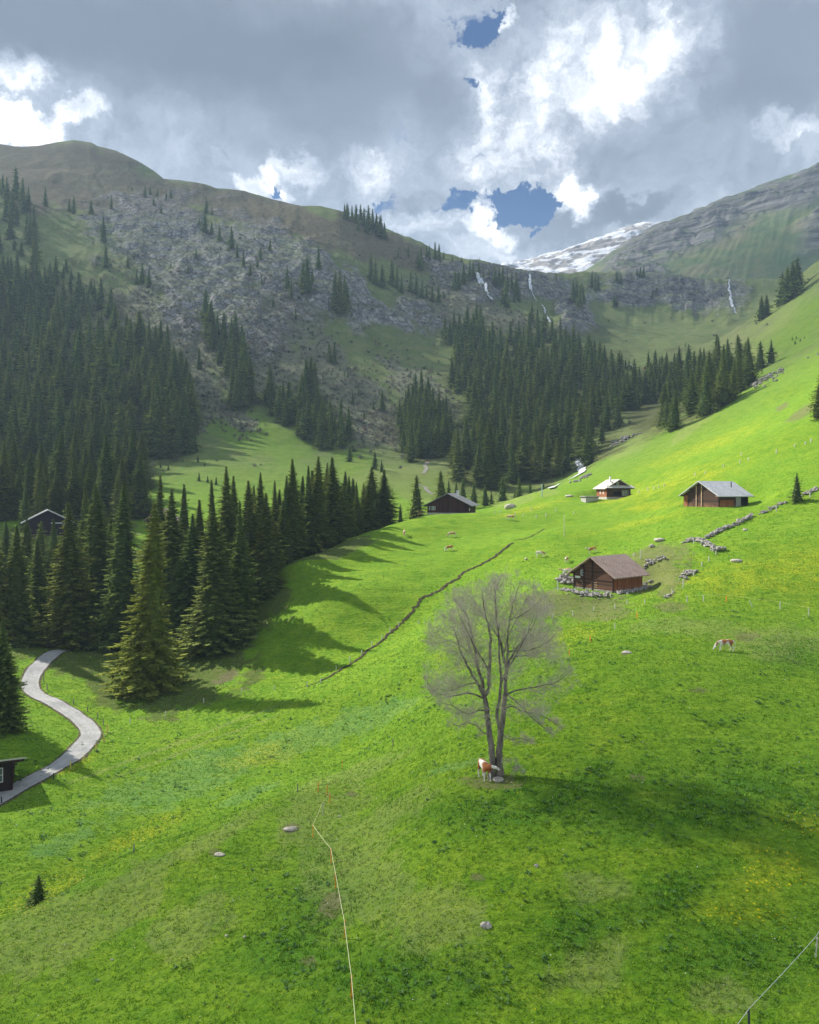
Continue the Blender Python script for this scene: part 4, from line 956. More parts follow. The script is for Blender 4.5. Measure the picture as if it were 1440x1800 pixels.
    for i, (L, r0, r1) in enumerate(lines):
        P_ = [Vector(((u-872)*d0/F, w, (1366-v)*d0/F)) for u, v, w in L]
        if i < 2: P_[0].z -= .5
        # resample with slight kinks
        Q = []; R_ = []
        for a, b in zip(P_[:-1], P_[1:]):
            for k in range(3):
                t = k/3; q = a.lerp(b, t)+Vector((rr.gauss(0, .025), rr.gauss(0, .025), rr.gauss(0, .02))) if k else a.copy()
                Q.append(q)
        Q.append(P_[-1]); n = len(Q)
        R_ = [r0+(r1-r0)*(k/(n-1))**.8 for k in range(n)]
        if i < 2: R_[0] *= 1.7; R_[1] *= 1.35; R_[2] *= 1.1
        (tr if i < 2 else lm).tube(Q, R_, 8 if r0 > .1 else 6)
        if i >= 2: segs.append((Q, R_))
    # side shoots: three generations, growing outward and up until they reach the crown's outline
    tw = MB(); count = 0
    def shoot(p, d, L, r, gen):
        nonlocal count
        n = 4 if gen < 2 else 3; pts = [p]; q = p.copy(); dd = d.copy()
        for k in range(n):
            dd = (dd+Vector((rr.gauss(0, .16), rr.gauss(0, .16), rr.gauss(.05, .13)))).normalized()
            q = q+dd*(L/n); pts.append(q.copy())
            if envelope(q) > 1.12+rr.uniform(-.1, .08): break
        if len(pts) < 2: return
        m = len(pts)
        tw.tube(pts, [max(.0032, r*(1-.75*k/(m-1))) for k in range(m)], 4 if gen == 0 else 3, cap=False); count += 1
        if gen < 3:
            nc = (6, 5, 2)[gen]
            for c_ in range(nc):
                t = rr.uniform(.15, 1.0)*(m-1); k = min(int(t), m-2); b = pts[k].lerp(pts[k+1], t-k)
                ax = dd.orthogonal().normalized(); ax.rotate(Matrix.Rotation(rr.uniform(0, 6.28), 3, dd))
                nd = (dd*.75+ax*rr.uniform(.5, .95)+Vector((0, 0, .12))).normalized()
                shoot(b, nd, L*rr.uniform(.42, .66), max(.005, r*.48), gen+1)
    for Q, R_ in segs:
        n = len(Q); ln = sum((Q[k+1]-Q[k]).length for k in range(n-1))
        m = int(7+ln*2.6)
        for j in range(m):
            t = (.12+.88*rr.random())*(n-1); k = min(int(t), n-2); b = Q[k].lerp(Q[k+1], t-k); dd = (Q[k+1]-Q[k]).normalized()
            out = (b-cen); out.z *= .4; out = out.normalized() if out.length > .1 else Vector((1, 0, 0))
            ax = dd.orthogonal().normalized(); ax.rotate(Matrix.Rotation(rr.uniform(0, 6.28), 3, dd))
            nd = (dd*.45+ax*.75+out*.55).normalized()
            if nd.z < -.25: nd.z *= .3
            shoot(b, nd, rr.uniform(.8, 2.3), min(.018, R_[k]*.5), 0)
        shoot(Q[-1], (Q[-1]-Q[-2]).normalized(), 1.0, R_[-1]*.8, 0)
    tr.build('trunk', M_LIMB, root, True); lm.build('limbs', M_LIMB, root, True); tw.build('twigs', M_TWIG, root)
    print('twigs', count, len(tw.f))
    tag(root, 'bare leafless maple with two joined trunks standing alone on the front knoll', 'tree')
    return base, d0
MB_, MD_ = build_maple()
# pale stone at the foot of the maple
mb = MB(); mb.blob((0, 0, .08), (.34, .28, .22), 3, 10)
M_STONE = simple('weathered_stone', (.60, .55, .46), .9, 6, .5, .03, c2=(.33, .30, .25))
o = mb.build('boulder', M_STONE, None, True, at(873, 1369)+Vector((.05, -.45, 0))); tag(o, 'rounded grey stone lying at the foot of the bare maple', 'boulder')

# ------------------------------------------------------------------ grass, leaves and flowers on the near slope (nobody could count them)
def mat_grass():
    m, N, b = new_mat('grass_blades')
    t = N.attr('tint').outputs['Color']; N.nt.links.new(t, b.inputs['Base Color']); b.inputs['Roughness'].default_value = .6
    tr = N.nt.nodes.new('ShaderNodeBsdfTranslucent'); N.nt.links.new(t, tr.inputs[0]); mx = N.nt.nodes.new('ShaderNodeMixShader'); mx.inputs[0].default_value = .35
    out = [n for n in N.nt.nodes if n.type == 'OUTPUT_MATERIAL'][0]
    N.nt.links.new(b.outputs[0], mx.inputs[1]); N.nt.links.new(tr.outputs[0], mx.inputs[2]); N.nt.links.new(mx.outputs[0], out.inputs[0])
    return m
M_GRASS = mat_grass()
def samp(mask, u, d):
    fu = np.clip((u-U0)/(U1-U0)*(NU-1), 0, NU-1.001).astype(int); fd = np.clip((np.log(d)-LD[0])/(LD[-1]-LD[0])*(ND-1), 0, ND-1.001).astype(int)
    return mask[fu, fd]
def scatter(n, d0, d1, pw, u0=-260, u1=1700):
    u = RNG.uniform(u0, u1, n); q = RNG.random(n); d = (d0**pw+q*(d1**pw-d0**pw))**(1/pw)
    x = (u-CU)/F*d; return u, d, x, surf_z(x, d)
def tufts():
    n = 165000
    u, d, x, z = scatter(n, 31, 185, .9)
    wd = samp(worn, u, d)*(.55+.6*fbm(x/.7, d/.7, 2))+.35*samp(litter, u, d); ok = (RNG.random(n) > wd*.85) & (RNG.random(n) > sstep(85, 180, d))
    u, d, x, z = u[ok], d[ok], x[ok], z[ok]; n = len(u)
    dens = fbm(x/2.2, d/2.2, 3); dr = samp(drygrass, u, d)*(.5+fbm(x/3, d/3, 3)); lu = np.clip(samp(lush, u, d)+dens*.8, 0, 1)
    sz = (.075+.06*RNG.random(n))*(1+.5*lu)*(.75+d/150)
    nb = 7
    a = RNG.uniform(0, 6.28, (n, nb)); out_ = RNG.uniform(.25, 1.0, (n, nb))*sz[:, None]; hgt = RNG.uniform(.5, 1.15, (n, nb))*sz[:, None]
    r0 = RNG.uniform(0, .9, (n, nb))*sz[:, None]*1.2; a0 = RNG.uniform(0, 6.28, (n, nb))
    wb = sz[:, None]*RNG.uniform(.10, .24, (n, nb))
    bx = x[:, None]+r0*np.cos(a0); by = d[:, None]+r0*np.sin(a0); bz = np.repeat(z[:, None], nb, 1)-.02
    # follow the slope
    e = .3; gxs = (surf_z(x+e, d)-z)/e; gys = (surf_z(x, d+e)-z)/e
    bz = bz+r0*np.cos(a0)*gxs[:, None]+r0*np.sin(a0)*gys[:, None]
    px, py = -np.sin(a)*wb, np.cos(a)*wb
    v0 = np.stack([bx-px, by-py, bz], -1); v1 = np.stack([bx+px, by+py, bz], -1); v2 = np.stack([bx+np.cos(a)*out_, by+np.sin(a)*out_, bz+hgt], -1)
    V_ = np.stack([v0, v1, v2], 2).reshape(-1, 3); F_ = np.arange(len(V_)).reshape(-1, 3)
    base = np.array([.125, .280, .010]); yel = np.array([.240, .385, .022]); drk = np.array([.055, .185, .014]); dry = np.array([.36, .34, .14])
    k = RNG.random(n)[:, None]; c = base*(1-k)+yel*k
    l = (np.clip(lu, 0, 1)*RNG.random(n))[:, None]; c = c*(1-l)+drk*l
    q = np.clip(dr*RNG.random(n)*.9, 0, 1)[:, None]; c = c*(1-q)+dry*q
    c = np.repeat(c[:, None], nb, 1)*RNG.uniform(.55, 1.55, (n, nb, 1))*RNG.uniform(.8, 1.3, (n, 1, 1)); c = np.clip(np.repeat(c.reshape(-1, 3), 3, 0), 0, .8)
    me = mesh_np('grass', V_, [F_], M_GRASS, False, {'tint': np.concatenate([c, np.ones((len(c), 1))], 1)})
    tag(link('grass', me), 'short green grass of the near pasture', kind='stuff')
tufts()
def weeds():
    """broad dark leaves of docks and buttercups, in drifts"""
    n = 14000; u, d, x, z = scatter(n, 31, 110, 1.3)
    g = fbm(x/3.5+9, d/3.5, 4)+samp(lush, u, d)*.55-samp(drygrass, u, d)*.6-samp(worn, u, d); ok = g > .18+.3*RNG.random(n)
    x, d, z, u = x[ok], d[ok], z[ok], u[ok]; n = len(x); nb = 6
    sz = RNG.uniform(.07, .17, n)*(1+(d-31)/100)
    a = RNG.uniform(0, 6.28, (n, nb)); L = sz[:, None]*RNG.uniform(.7, 1.3, (n, nb)); up_ = RNG.uniform(.25, .9, (n, nb))*L; w_ = L*.32
    c_, s_ = np.cos(a), np.sin(a); X0 = x[:, None]+0*a; Y0 = d[:, None]+0*a; Z0 = z[:, None]+0*a
    v0 = np.stack([X0, Y0, Z0], -1); v1 = np.stack([X0+c_*L*.55-s_*w_, Y0+s_*L*.55+c_*w_, Z0+up_], -1); v2 = np.stack([X0+c_*L*1.1, Y0+s_*L*1.1, Z0+up_*.8], -1); v3 = np.stack([X0+c_*L*.55+s_*w_, Y0+s_*L*.55-c_*w_, Z0+up_], -1)
    V_ = np.stack([v0, v1, v2, v3], 2).reshape(-1, 3)
    k = RNG.random((n, 1)); c = np.array([.055, .155, .03])*(1-k)+np.array([.14, .27, .06])*k; c = np.repeat(np.repeat(c[:, None], nb, 1)*RNG.uniform(.8, 1.3, (n, nb, 1)), 4, 1).reshape(-1, 3)
    me = mesh_np('weeds', V_, [np.arange(len(V_)).reshape(-1, 4)], M_GRASS, False, {'tint': np.concatenate([c, np.ones((len(c), 1))], 1)})
    tag(link('weeds', me), 'broad leaved weeds in dark drifts over the pasture', kind='stuff')
weeds()
def flowers():
    n = 80000; u, d, x, z = scatter(n, 31, 260, 1.0)
    fl = samp(flower, u, d); pr = np.clip(fl*1.1+.16*(fbm(x/4, d/4, 3) > -.05)*(d < 120), 0, 1)*np.where(fbm(x/1.7, d/1.7, 3) > -.05, 1, .25)
    ok = RNG.random(n) < pr; x, d, z, fl = x[ok], d[ok], z[ok], fl[ok]; n = len(x)
    r = RNG.uniform(.018, .034, n)*(1+(d-31)/60); V_ = []
    h = RNG.uniform(.10, .2, n)
    for k in range(4):
        a = k*math.pi/2+RNG.uniform(-.3, .3, n); V_.append(np.stack([x+r*np.cos(a), d+r*np.sin(a), z+h+RNG.uniform(-.02, .03, n)], -1))
    V_ = np.stack(V_, 1).reshape(-1, 3)
    wh = RNG.random(n) < np.where(fl < .15, .45, .12)
    c = np.where(wh[:, None], np.array([.75, .75, .65]), np.array([.80, .62, .02])); c = np.repeat(c, 4, 0)
    me = mesh_np('meadow_flowers', V_, [np.arange(len(V_)).reshape(-1, 4)], M_GRASS, False, {'tint': np.concatenate([c, np.ones((len(c), 1))], 1)})
    tag(link('meadow_flowers', me), 'tiny yellow and white flowers scattered through the grass', kind='stuff')
flowers()

# ------------------------------------------------------------------ leafless scrub on the mountain sides
def scrub_mass():
    n = 4200; rr = np.random.default_rng(77); got = []
    pts = []
    for _ in range(60000):
        u = rr.uniform(-20, 1440); v = rr.uniform(400, 860)
        i = int((u-U0)/(U1-U0)*(NU-1)); col = V[i]; k = np.nonzero((col <= v) & (DD > 280))[0]
        if not len(k): continue
        k = k[0]; m = scrub[i, k]*1.0+.25*heath[i, k]+.10*rock[i, k]+(.02 if fresh[i, k] < .6 else 0)
        if DD[k] > 1000 or rr.random() > m: continue
        pts.append((X[i, k], Y[i, k], Z[i, k]))
        if len(pts) >= n: break
    P_ = np.array(pts); n = len(P_); nb = 26
    s = rr.uniform(.6, 2.0, n)[:, None]*(.7+P_[:, 1:2]/900)
    th = rr.uniform(0, 6.28, (n, nb)); ph = np.abs(rr.normal(.5, .45, (n, nb))); L = s*rr.uniform(.6, 1.15, (n, nb))
    dx, dy, dz_ = np.sin(ph)*np.cos(th), np.sin(ph)*np.sin(th), np.cos(ph)
    B = P_[:, None]+np.stack([dx, dy, 0*dx], -1)*s[..., None]*.35*rr.random((n, nb, 1)); w_ = (L*.10)[..., None]
    tip = B+np.stack([dx, dy, dz_], -1)*L[..., None]; sd = rr.normal(size=(n, nb, 3)); sd /= np.linalg.norm(sd, axis=-1, keepdims=True)
    md = B*.45+tip*.55
    V_ = np.stack([B, md+sd*w_, tip, md-sd*w_], 2).reshape(-1, 3)
    k = rr.random((n, 1)); c = np.array([.22, .20, .16])*(1-k)+np.array([.15, .16, .10])*k; dk = rr.random((n, 1)) < .07; c = np.where(dk, np.array([.035, .06, .028]), c)
    c = np.repeat(c, nb*4, 0)
    me = mesh_np('scrub', V_, [np.arange(len(V_)).reshape(-1, 4)], M_GRASS, False, {'tint': np.concatenate([c, np.ones((len(c), 1))], 1)})
    tag(link('scrub', me), 'leafless grey brown scrub over the mountain slopes', kind='stuff'); print('scrub', n)
scrub_mass()
# ------------------------------------------------------------------ materials of the built things
def mat_planks(name, c1, c2, pitch, vertical=False, weather=None, wz=1.2, bumpd=.03):
    """boards or logs: own colour of each board differs; gaps are darkened in the colour and grooved by bump"""
    m, N, b = new_mat(name); co = N.coord()
    sp = N.nt.nodes.new('ShaderNodeSeparateXYZ'); N.nt.links.new(co, sp.inputs[0])
    ax = N.math('ADD', sp.outputs[0], sp.outputs[1]) if vertical else sp.outputs[2]
    t = N.math('DIVIDE', ax, pitch); idx = N.math('FLOOR', t); fr = N.math('FRACT', t)
    wn_ = N.nt.nodes.new('ShaderNodeTexWhiteNoise'); wn_.noise_dimensions = '1D'; N.nt.links.new(idx, wn_.inputs['W'])
    nz = N.noise(N.scale(co, *((6, 6, .6) if vertical else (.7, .7, 6))), 1.6, 4, .65)
    c = N.mix(wn_.outputs['Value'], c1, c2); c = N.mix(N.mr(nz, .3, .7), N.mix(.45, c, (.02, .012, .008)), c)
    if weather:
        wv = N.math('MULTIPLY', N.mr(sp.outputs[2], wz, -.1), N.mr(N.noise(co, .9, 4, .6), .35, .6)); c = N.mix(N.math('MULTIPLY', wv, .85), c, weather)
    gap = N.mr(N.math('ABSOLUTE', N.math('SUBTRACT', fr, .5)), .40, .49)
    c = N.mix(N.math('MULTIPLY', gap, .6), c, (.02, .012, .008))
    N.nt.links.new(c, b.inputs['Base Color']); b.inputs['Roughness'].default_value = .8
    N.nt.links.new(N.bump(N.math('SUBTRACT', N.math('MULTIPLY', nz, .3), gap), 1, bumpd), b.inputs['Normal'])
    return m
M_LOG = mat_planks('dark_logs', (.085, .040, .025), (.20, .095, .052), .24, False, (.26, .10, .045), .9)
M_LOGP = mat_planks('purple_brown_boards', (.060, .022, .020), (.105, .040, .032), .30, True)
M_RED = mat_planks('red_brown_planks', (.30, .095, .038), (.50, .19, .075), .22, True, (.50, .26, .11), 1.0)
M_LOG3 = mat_planks('grey_brown_logs', (.062, .034, .023), (.125, .066, .042), .24, False, (.46, .22, .12), .8)
M_PALEW = simple('bleached_wood', (.62, .42, .27), .8, 4, .35)
M_DARKW = simple('dark_beam', (.055, .032, .024), .8, 4, .4)
M_BLACK = simple('painted_opening_dark', (.012, .011, .012), .9)  # unlit inside of openings painted as solid near-black panels
M_WHITEP = simple('white_paint', (.80, .79, .75), .55, 5, .12)
M_CONC = simple('pale_concrete', (.52, .50, .46), .9, 2, .3, .01)
M_GLASS = simple('window_glass', (.10, .13, .15), .1, spec=.6)
M_METAL = simple('dark_sheet_metal', (.05, .05, .055), .5)
def mat_roof(name, c1, c2, pitch=.45, rough=.65):
    m, N, b = new_mat(name); co = N.coord(); br = N.nt.nodes.new('ShaderNodeTexBrick')
    N.nt.links.new(N.scale(co, 1, 1, 1), br.inputs['Vector']); br.inputs['Scale'].default_value = 1; br.inputs['Brick Width'].default_value = pitch; br.inputs['Row Height'].default_value = pitch*.75
    br.inputs['Mortar Size'].default_value = .018; br.inputs['Color1'].default_value = (*c1, 1); br.inputs['Color2'].default_value = (*c2, 1); br.inputs['Mortar'].default_value = (*[x*.55 for x in c1], 1)
    nz = N.noise(co, .9, 4, .65); c = N.mix(N.mr(nz, .35, .7, 0, .35), br.outputs[0], tuple(x*1.4 for x in c2))
    N.nt.links.new(c, b.inputs['Base Color']); b.inputs['Roughness'].default_value = rough; N.nt.links.new(N.bump(br.outputs['Fac'], .5, -.02), b.inputs['Normal'])
    return m
M_RBROWN = mat_roof('brown_shingle_roof', (.39, .265, .21), (.48, .345, .28))
M_RGREY = mat_roof('grey_slate_roof', (.50, .50, .51), (.64, .63, .63), .6)
M_RDARK = mat_roof('dark_grey_roof', (.20, .20, .215), (.28, .275, .285), .5)
M_RPALE = mat_roof('pale_grey_roof', (.50, .48, .43), (.58, .56, .50), .5)
M_STONEW = simple('dry_stone', (.50, .47, .42), .92, 3, .6, .04, c2=(.17, .155, .14))

def window(root, x, y, z, w, h, side='front', mat_f=M_WHITEP, bars=2):
    """window set in the gable (front, facing -y) or in the side wall (facing +x)"""
    def place(mb):
        for i, p in enumerate(mb.v):
            a, dpt, c = p
            mb.v[i] = (x+a, y-dpt, z+c) if side == 'front' else (x+dpt, y+a, z+c)
    f = MB(); t = .07
    f.box(-w/2-t, w/2+t, -.01, .06, -t, 0); f.box(-w/2-t, w/2+t, -.01, .06, h, h+t); f.box(-w/2-t, -w/2, -.01, .058, 0, h); f.box(w/2, w/2+t, -.01, .058, 0, h)
    for k in range(bars): q = -w/2+w*(k+1)/(bars+1); f.box(q-.025, q+.025, -.01, .045, 0, h)
    f.box(-w/2, w/2, -.01, .04, h*.5-.025, h*.5+.025)
    place(f); fr = f.build('window', mat_f, root)
    g = MB(); g.box(-w/2, w/2, .0, .015, 0, h); place(g); g.build('pane', M_GLASS, fr)
    return fr
def house(name, corner, yaw, W, L, He, Hr, mg, ms, mr_, label, cat, ovg=.7, ovs=.9, side=1, thick=.16, base=.3, mbase=M_STONEW, group=None, ridge_x=.5, wb=.8):
    """corner = nearest ground corner. gable runs along -x from it (side=1) or +x (side=-1), the side wall along +y"""
    root = empty(name, corner, -rad(yaw)*side)
    s = -side
    X_ = lambda a: s*a
    def gx(a): return X_(a)
    # walls
    g = MB(); p5 = [(gx(0), -wb), (gx(W), -wb), (gx(W), He), (gx(W*ridge_x), Hr), (gx(0), He)]
    if s < 0: p5 = p5[::-1]
    g.prism(p5, 0, .18); g.build('gable_wall', mg, root); g = MB(); g.prism(p5, L-.18, L); g.build('gable_wall', mg, root)
    for a in (0, W):
        w = MB(); x0, x1 = sorted((gx(a), gx(a+(-.18 if a else .18))))
        w.box(x0, x1, .18, L-.18, -wb, He-.02); w.build('side_wall', ms, root)
    b = MB(); x0, x1 = sorted((gx(-.06), gx(W+.06))); b.box(x0, x1, -.06, L+.06, -2.0, base)
    b.build('foundation', mbase, root)
    # roof
    r = MB()
    for a0, a1 in ((0, 1), (1, 0)):
        xe = -ovs if a0 == 0 else W+ovs; xr = W*ridge_x; run = abs(xr-(0 if a0 == 0 else W)); sl = (Hr-He)/run; ze = He-sl*ovs
        n = (-sl*thick, thick)
        poly = [(gx(xe), ze+.02), (gx(xr), Hr+.02), (gx(xr), Hr+.02+thick), (gx(xe), ze+.02+thick)]
        r.prism(poly, -ovg, L+ovg)
    r.build('roof', mr_, root)
    # purlins under the gable overhang
    for fx in (0, .25, .5, .75, 1):
        q = MB()
        xx = W*fx; hz_ = He+(Hr-He)*(1-abs(fx-ridge_x)/(ridge_x if fx < ridge_x else 1-ridge_x))-.1
        x0, x1 = sorted((gx(xx-.09), gx(xx+.09))); q.box(x0, x1, -ovg+.08, .0, hz_-.2, hz_); q.build('purlin', M_DARKW, root)
    tag(root, label, cat, group)
    return root, gx

# barn 1: brown roofed barn on the terrace
c1 = pos(1078, 122, -.1); c1.z = at(1078, 1041).z-.05
r1, g1 = house('barn', c1, 52, 7.6, 7.3, 2.75, 5.15, M_LOG, M_RED, M_RBROWN, 'dark log barn with brown shingle roof and red plank side, standing below the stone walls', 'barn', .8, .9)
for a in (0.0, 3.9, 5.6, 7.6): k = MB(); x0, x1 = sorted((g1(a-.11), g1(a+.11))); k.box(x0, x1, -.10, -.002, -.5, 2.75+2.3*(1-abs(a/7.6-.5)*2)-.15); k.build('post', M_DARKW, r1)
k = MB(); x0, x1 = sorted((g1(0), g1(7.6))); k.box(x0, x1, -.07, -.004, 1.62, 1.8); k.build('beam', M_DARKW, r1)
window(r1, g1(5.95), 0, 2.25, .42, .75, 'front', M_WHITEP, 0)
k = MB(); x0, x1 = sorted((g1(6.35), g1(7.35))); k.box(x0, x1, -.09, -.012, 1.72, 2.05); k.build('board', M_WHITEP, r1)
for j in range(4): k = MB(); x0, x1 = sorted((g1(2.95+.1*(j % 2)), g1(3.7))); k.box(x0, x1, -.05, -.012, .2+j*.34, .29+j*.34); k.build('slat', M_PALEW, r1)
for j in range(3): k = MB(); x0, x1 = sorted((g1(5.9-.3*(j % 2)), g1(6.3-.3*(j % 2)))); k.box(x0, x1, -.05, -.012, .6+j*.32, .69+j*.32); k.build('slat', M_PALEW, r1)
k = MB(); k.box(.0, .06, 1.2, 2.2, -.1, 1.85); d_ = k.build('door', M_RED, r1); k = MB(); k.box(.062, .11, 1.95, 2.03, .85, 1.0); k.build('handle', M_METAL, d_)
# barn 3: grey slate roof, on the slope
c3 = pos(1263, 158); c3.z = at(1263, 889).z-.1
r3, g3 = house('barn', c3, 60, 8.6, 9.0, 2.35, 4.95, M_LOG3, M_LOG3, M_RGREY, 'weathered barn with grey slate roof and black stove pipe, on the open slope', 'barn', .8, .7, base=-.75, wb=2.)
for a in (4.0, 5.3): k = MB(); x0, x1 = sorted((g3(a-.10), g3(a+.10))); k.box(x0, x1, -.12, -.002, -.3, 2.35+2.6*(1-abs(a/8.6-.5)*2)-.2); k.build('post', M_PALEW, r3)
k = MB(); x0, x1 = sorted((g3(8.5), g3(7.5))); k.box(x0, x1, -.10, -.002, -.9, 2.2); k.build('board', M_RED, r3)
k = MB(); k.tube([(g3(2.2), 6.6, 3.4), (g3(2.2), 6.6, 5.0)], .10, 8); k.box(g3(2.2)-.9, g3(2.2)+.3, 6.3, 6.5, 3.55, 3.68); k.build('stove_pipe', M_METAL, r3)
k = MB(); k.box(.0, .05, 5.2, 6.6, -.2, 1.9); k.build('door', simple('grey_door', (.45, .44, .42), .8, 3, .3), r3)
k = MB(); k.box(-.02, .03, 6.9, 8.6, .1, 1.95); k.build('opening_panel', M_BLACK, r3)
k = MB(); k.box(.0, .05, .5, 4.6, -.4, 1.3); k.build('plank_panel', M_RED, r3)
k = MB(); k.box(.05, .55, -.9, 9.0, 2.02, 2.14); k.build('eaves_board', M_PALEW, r3)
# barn 2: long dark barn on the ridge
c2 = pos(824, 205); c2.z = (CV-904.5)/F*205
r2, g2 = house('barn', c2, 16, 10.9, 9, 2.55, 5.25, M_LOGP, M_LOGP, M_RDARK, 'long dark boarded barn with white chimney, crowning the grassy ridge', 'barn', .7, 1.0, base=.42, mbase=M_CONC)
for a in (2.9, 5.3, 7.7, 9.9): k = MB(); x0, x1 = sorted((g2(a-.09), g2(a+.09))); k.box(x0, x1, -.08, -.002, .4, 2.55+2.7*(1-abs(a/10.9-.5)*2)-.2); k.build('post', M_DARKW, r2)
window(r2, g2(9.6), 0, 1.15, 1.5, .8, 'front', M_WHITEP, 3)
k = MB(); k.box(g2(4.0)-.3, g2(4.0)+.3, 5.0, 5.6, 4.2, 6.1); k.box(g2(4.0)-.38, g2(4.0)+.38, 4.92, 5.68, 6.1, 6.22); ch = k.build('chimney', M_WHITEP, r2)
k = MB(); k.tube([(.02, .9, 1.25), (.09, .9, 1.25)], .42, 16); k.build('round_sign', M_WHITEP, r2)
k = MB(); x0, x1 = sorted((g2(11.2), g2(13.6))); k.box(x0, x1, .5, .62, .25, .38); k.box(x0, x1, .5, .62, .62, .72); k.box(x0, x0+.12, .46, .66, -1.2, .8); k.build('rail', M_PALEW, r2)
# chalet 4 on the slope below the stream
c4 = pos(1067, 224); c4.z = (CV-877)/F*224
r4, g4 = house('chalet', c4, 9, 7.0, 7.6, 3.2, 5.3, M_LOG3, M_RED, M_RPALE, 'chalet with pale roof and half hipped gable, above the white terrace by the stream', 'chalet', .8, .8, side=-1, base=.5, mbase=M_CONC)
k = MB(); k.add([(g4(-.6), -1.5, 3.0), (g4(7.8), -1.5, 3.0), (g4(7.2), .02, 3.75), (g4(-.1), .02, 3.75), (g4(-.6), -1.5, 3.1), (g4(7.8), -1.5, 3.1), (g4(7.2), .02, 3.85), (g4(-.1), .02, 3.85)], [(0,3,2,1),(4,5,6,7),(0,1,5,4),(1,2,6,5),(3,0,4,7)]); k.build('gable_canopy', M_RPALE, r4)
k = MB(); k.box(g4(2.2)-.22, g4(2.2)+.22, 2.6, 3.1, 4.2, 6.3); k.build('chimney', M_WHITEP, r4)
for a in (1.6, 3.2): window(r4, g4(a), 0, 4.0 if a > 2 else 3.95, .45, .7, 'front', M_WHITEP, 0)
for a in (4.7, 5.3, 6.0): window(r4, g4(a), 0, 1.0, .42, 1.35, 'front', M_WHITEP, 0)
k = MB(); x0, x1 = sorted((g4(1.9), g4(4.2))); k.box(x0, x1, -.03, -.002, .9, 2.0); k.build('opening_panel', M_BLACK, r4)
k = MB(); x0, x1 = sorted((g4(1.6), g4(8.4))); k.box(x0, x1, -1.3, -.9, -1.2, .35); k.build('terrace_wall', M_CONC, r4)
for a in (2.2, 4.4):
    k = MB(); k.box(-.05, -.003, a, a+.5, 1.3, 2.1); k.build('shutter', M_WHITEP, r4)
# white terrace block left of chalet 4
tb = pos(1047, 222); tb.z = (CV-879)/F*222
k = MB(); k.box(-2.9, .9, 0, 3, -1.2, .75); k.box(-3.2, 1.2, -.25, 3.2, .95, 1.07, 1); k.box(-3.1, 1.1, -.15, 3.1, .75, .95, 2)
o = k.build('terrace', [M_CONC, M_RPALE, M_DARKW], None, False, tb); o.rotation_euler.z = .25; tag(o, 'white walled terrace block with flat slab beside the half hipped chalet', 'terrace')
# chalet 5 among the trees
c5 = pos(122, 217); c5.z = (CV-939)/F*217
r5, g5 = house('chalet', c5, -25, 10.6, 9, 3.6, 6.5, simple('blackened_boards', (.035, .026, .032), .8, 3, .3), M_RED, M_RDARK, 'chalet half hidden behind the spruces, with white edged gable roof', 'chalet', 1.0, 1.2, base=-1.2, wb=3.)
k = MB()
for a0, z0, a1, z1 in ((-1.25, 3.5, 5.3, 6.62), (11.85, 3.5, 5.3, 6.62)):
    k.add([(g5(a0), -1.08, z0-.33), (g5(a1), -1.08, z1-.12), (g5(a1), -1.08, z1+.16), (g5(a0), -1.08, z0-.05), (g5(a0), -1.01, z0-.33), (g5(a1), -1.01, z1-.12), (g5(a1), -1.01, z1+.16), (g5(a0), -1.01, z0-.05)], [(0,1,2,3),(4,7,6,5),(0,4,5,1),(3,2,6,7)])
k.build('bargeboard', M_WHITEP, r5)
k = MB(); x0, x1 = sorted((g5(1.8), g5(4.6))); k.box(x0, x1, -1.0, -.85, 3.0, 3.2); k.build('balcony_rail', M_WHITEP, r5)
window(r5, g5(1.2), 0, 2.2, .9, .9, 'front', M_PALEW, 1)
# chalet 7: only a pink roof edge shows between the spruce tops
c7 = pos(300, 236); c7.z = gz(c7.x, c7.y)-.2
house('chalet', c7, 3, 7, 7, 3.4, 6.2, M_LOG3, M_RED, simple('pinkish_roof', (.62, .42, .34), .7, 1, .2), 'chalet behind the wood, only its pinkish roof edge between the treetops', 'chalet', .8, .9)
# cabin 6 at the left edge by the road: one roof pitch, high towards the valley, falling to the back
c6 = at(22, 1390)
r6 = empty('cabin', c6, rad(24)); WB = simple('near_black_boards', (.034, .022, .020), .75, 4, .4); WR = simple('dark_red_boards', (.070, .024, .020), .75, 4, .4)
k = MB(); k.box(-7, 0, 0, .16, -.1, 3.35); k.build('front_wall', WB, r6)
k = MB(); k.prism([(0, -.1), (5.4, -.1), (5.4, 1.65), (0, 3.35)], 0, .16, 0, Matrix(((0, -1, 0, 0), (1, 0, 0, 0), (0, 0, 1, 0), (0, 0, 0, 1)))); k.build('side_wall', WR, r6)
k = MB(); k.box(-7, 0, 5.24, 5.4, -.1, 1.6); k.build('back_wall', WB, r6)
k = MB(); k.box(-7.1, .08, -.06, 5.5, -2.2, -.1); k.build('foundation', M_CONC, r6)
k = MB(); Ms = Matrix(((0, 1, 0, 0), (1, 0, 0, 0), (0, 0, 1, 0), (0, 0, 0, 1)))
k.prism([(-1.0, 3.66), (6.2, 1.42), (6.2, 1.56), (-1.0, 3.84)], -7.6, 1.25, 0, Ms); k.build('roof', simple('pale_corrugated_roof', (.62, .60, .54), .6, 5, .2), r6)
k = MB(); k.box(-7.55, 1.2, -1.05, -.9, 3.42, 3.62); k.build('fascia', M_DARKW, r6)
window(r6, -2.0, 0, 1.15, 2.0, 1.45, 'front', M_WHITEP, 1)
for j in range(3): k = MB(); k.box(.0, .25+.22*j, .02, .22, 2.45+.28*j, 2.62+.28*j); k.build('corbel', M_DARKW, r6)
tag(r6, 'near black cabin with thin pale roof edge, cut by the left edge beside the road', 'cabin')
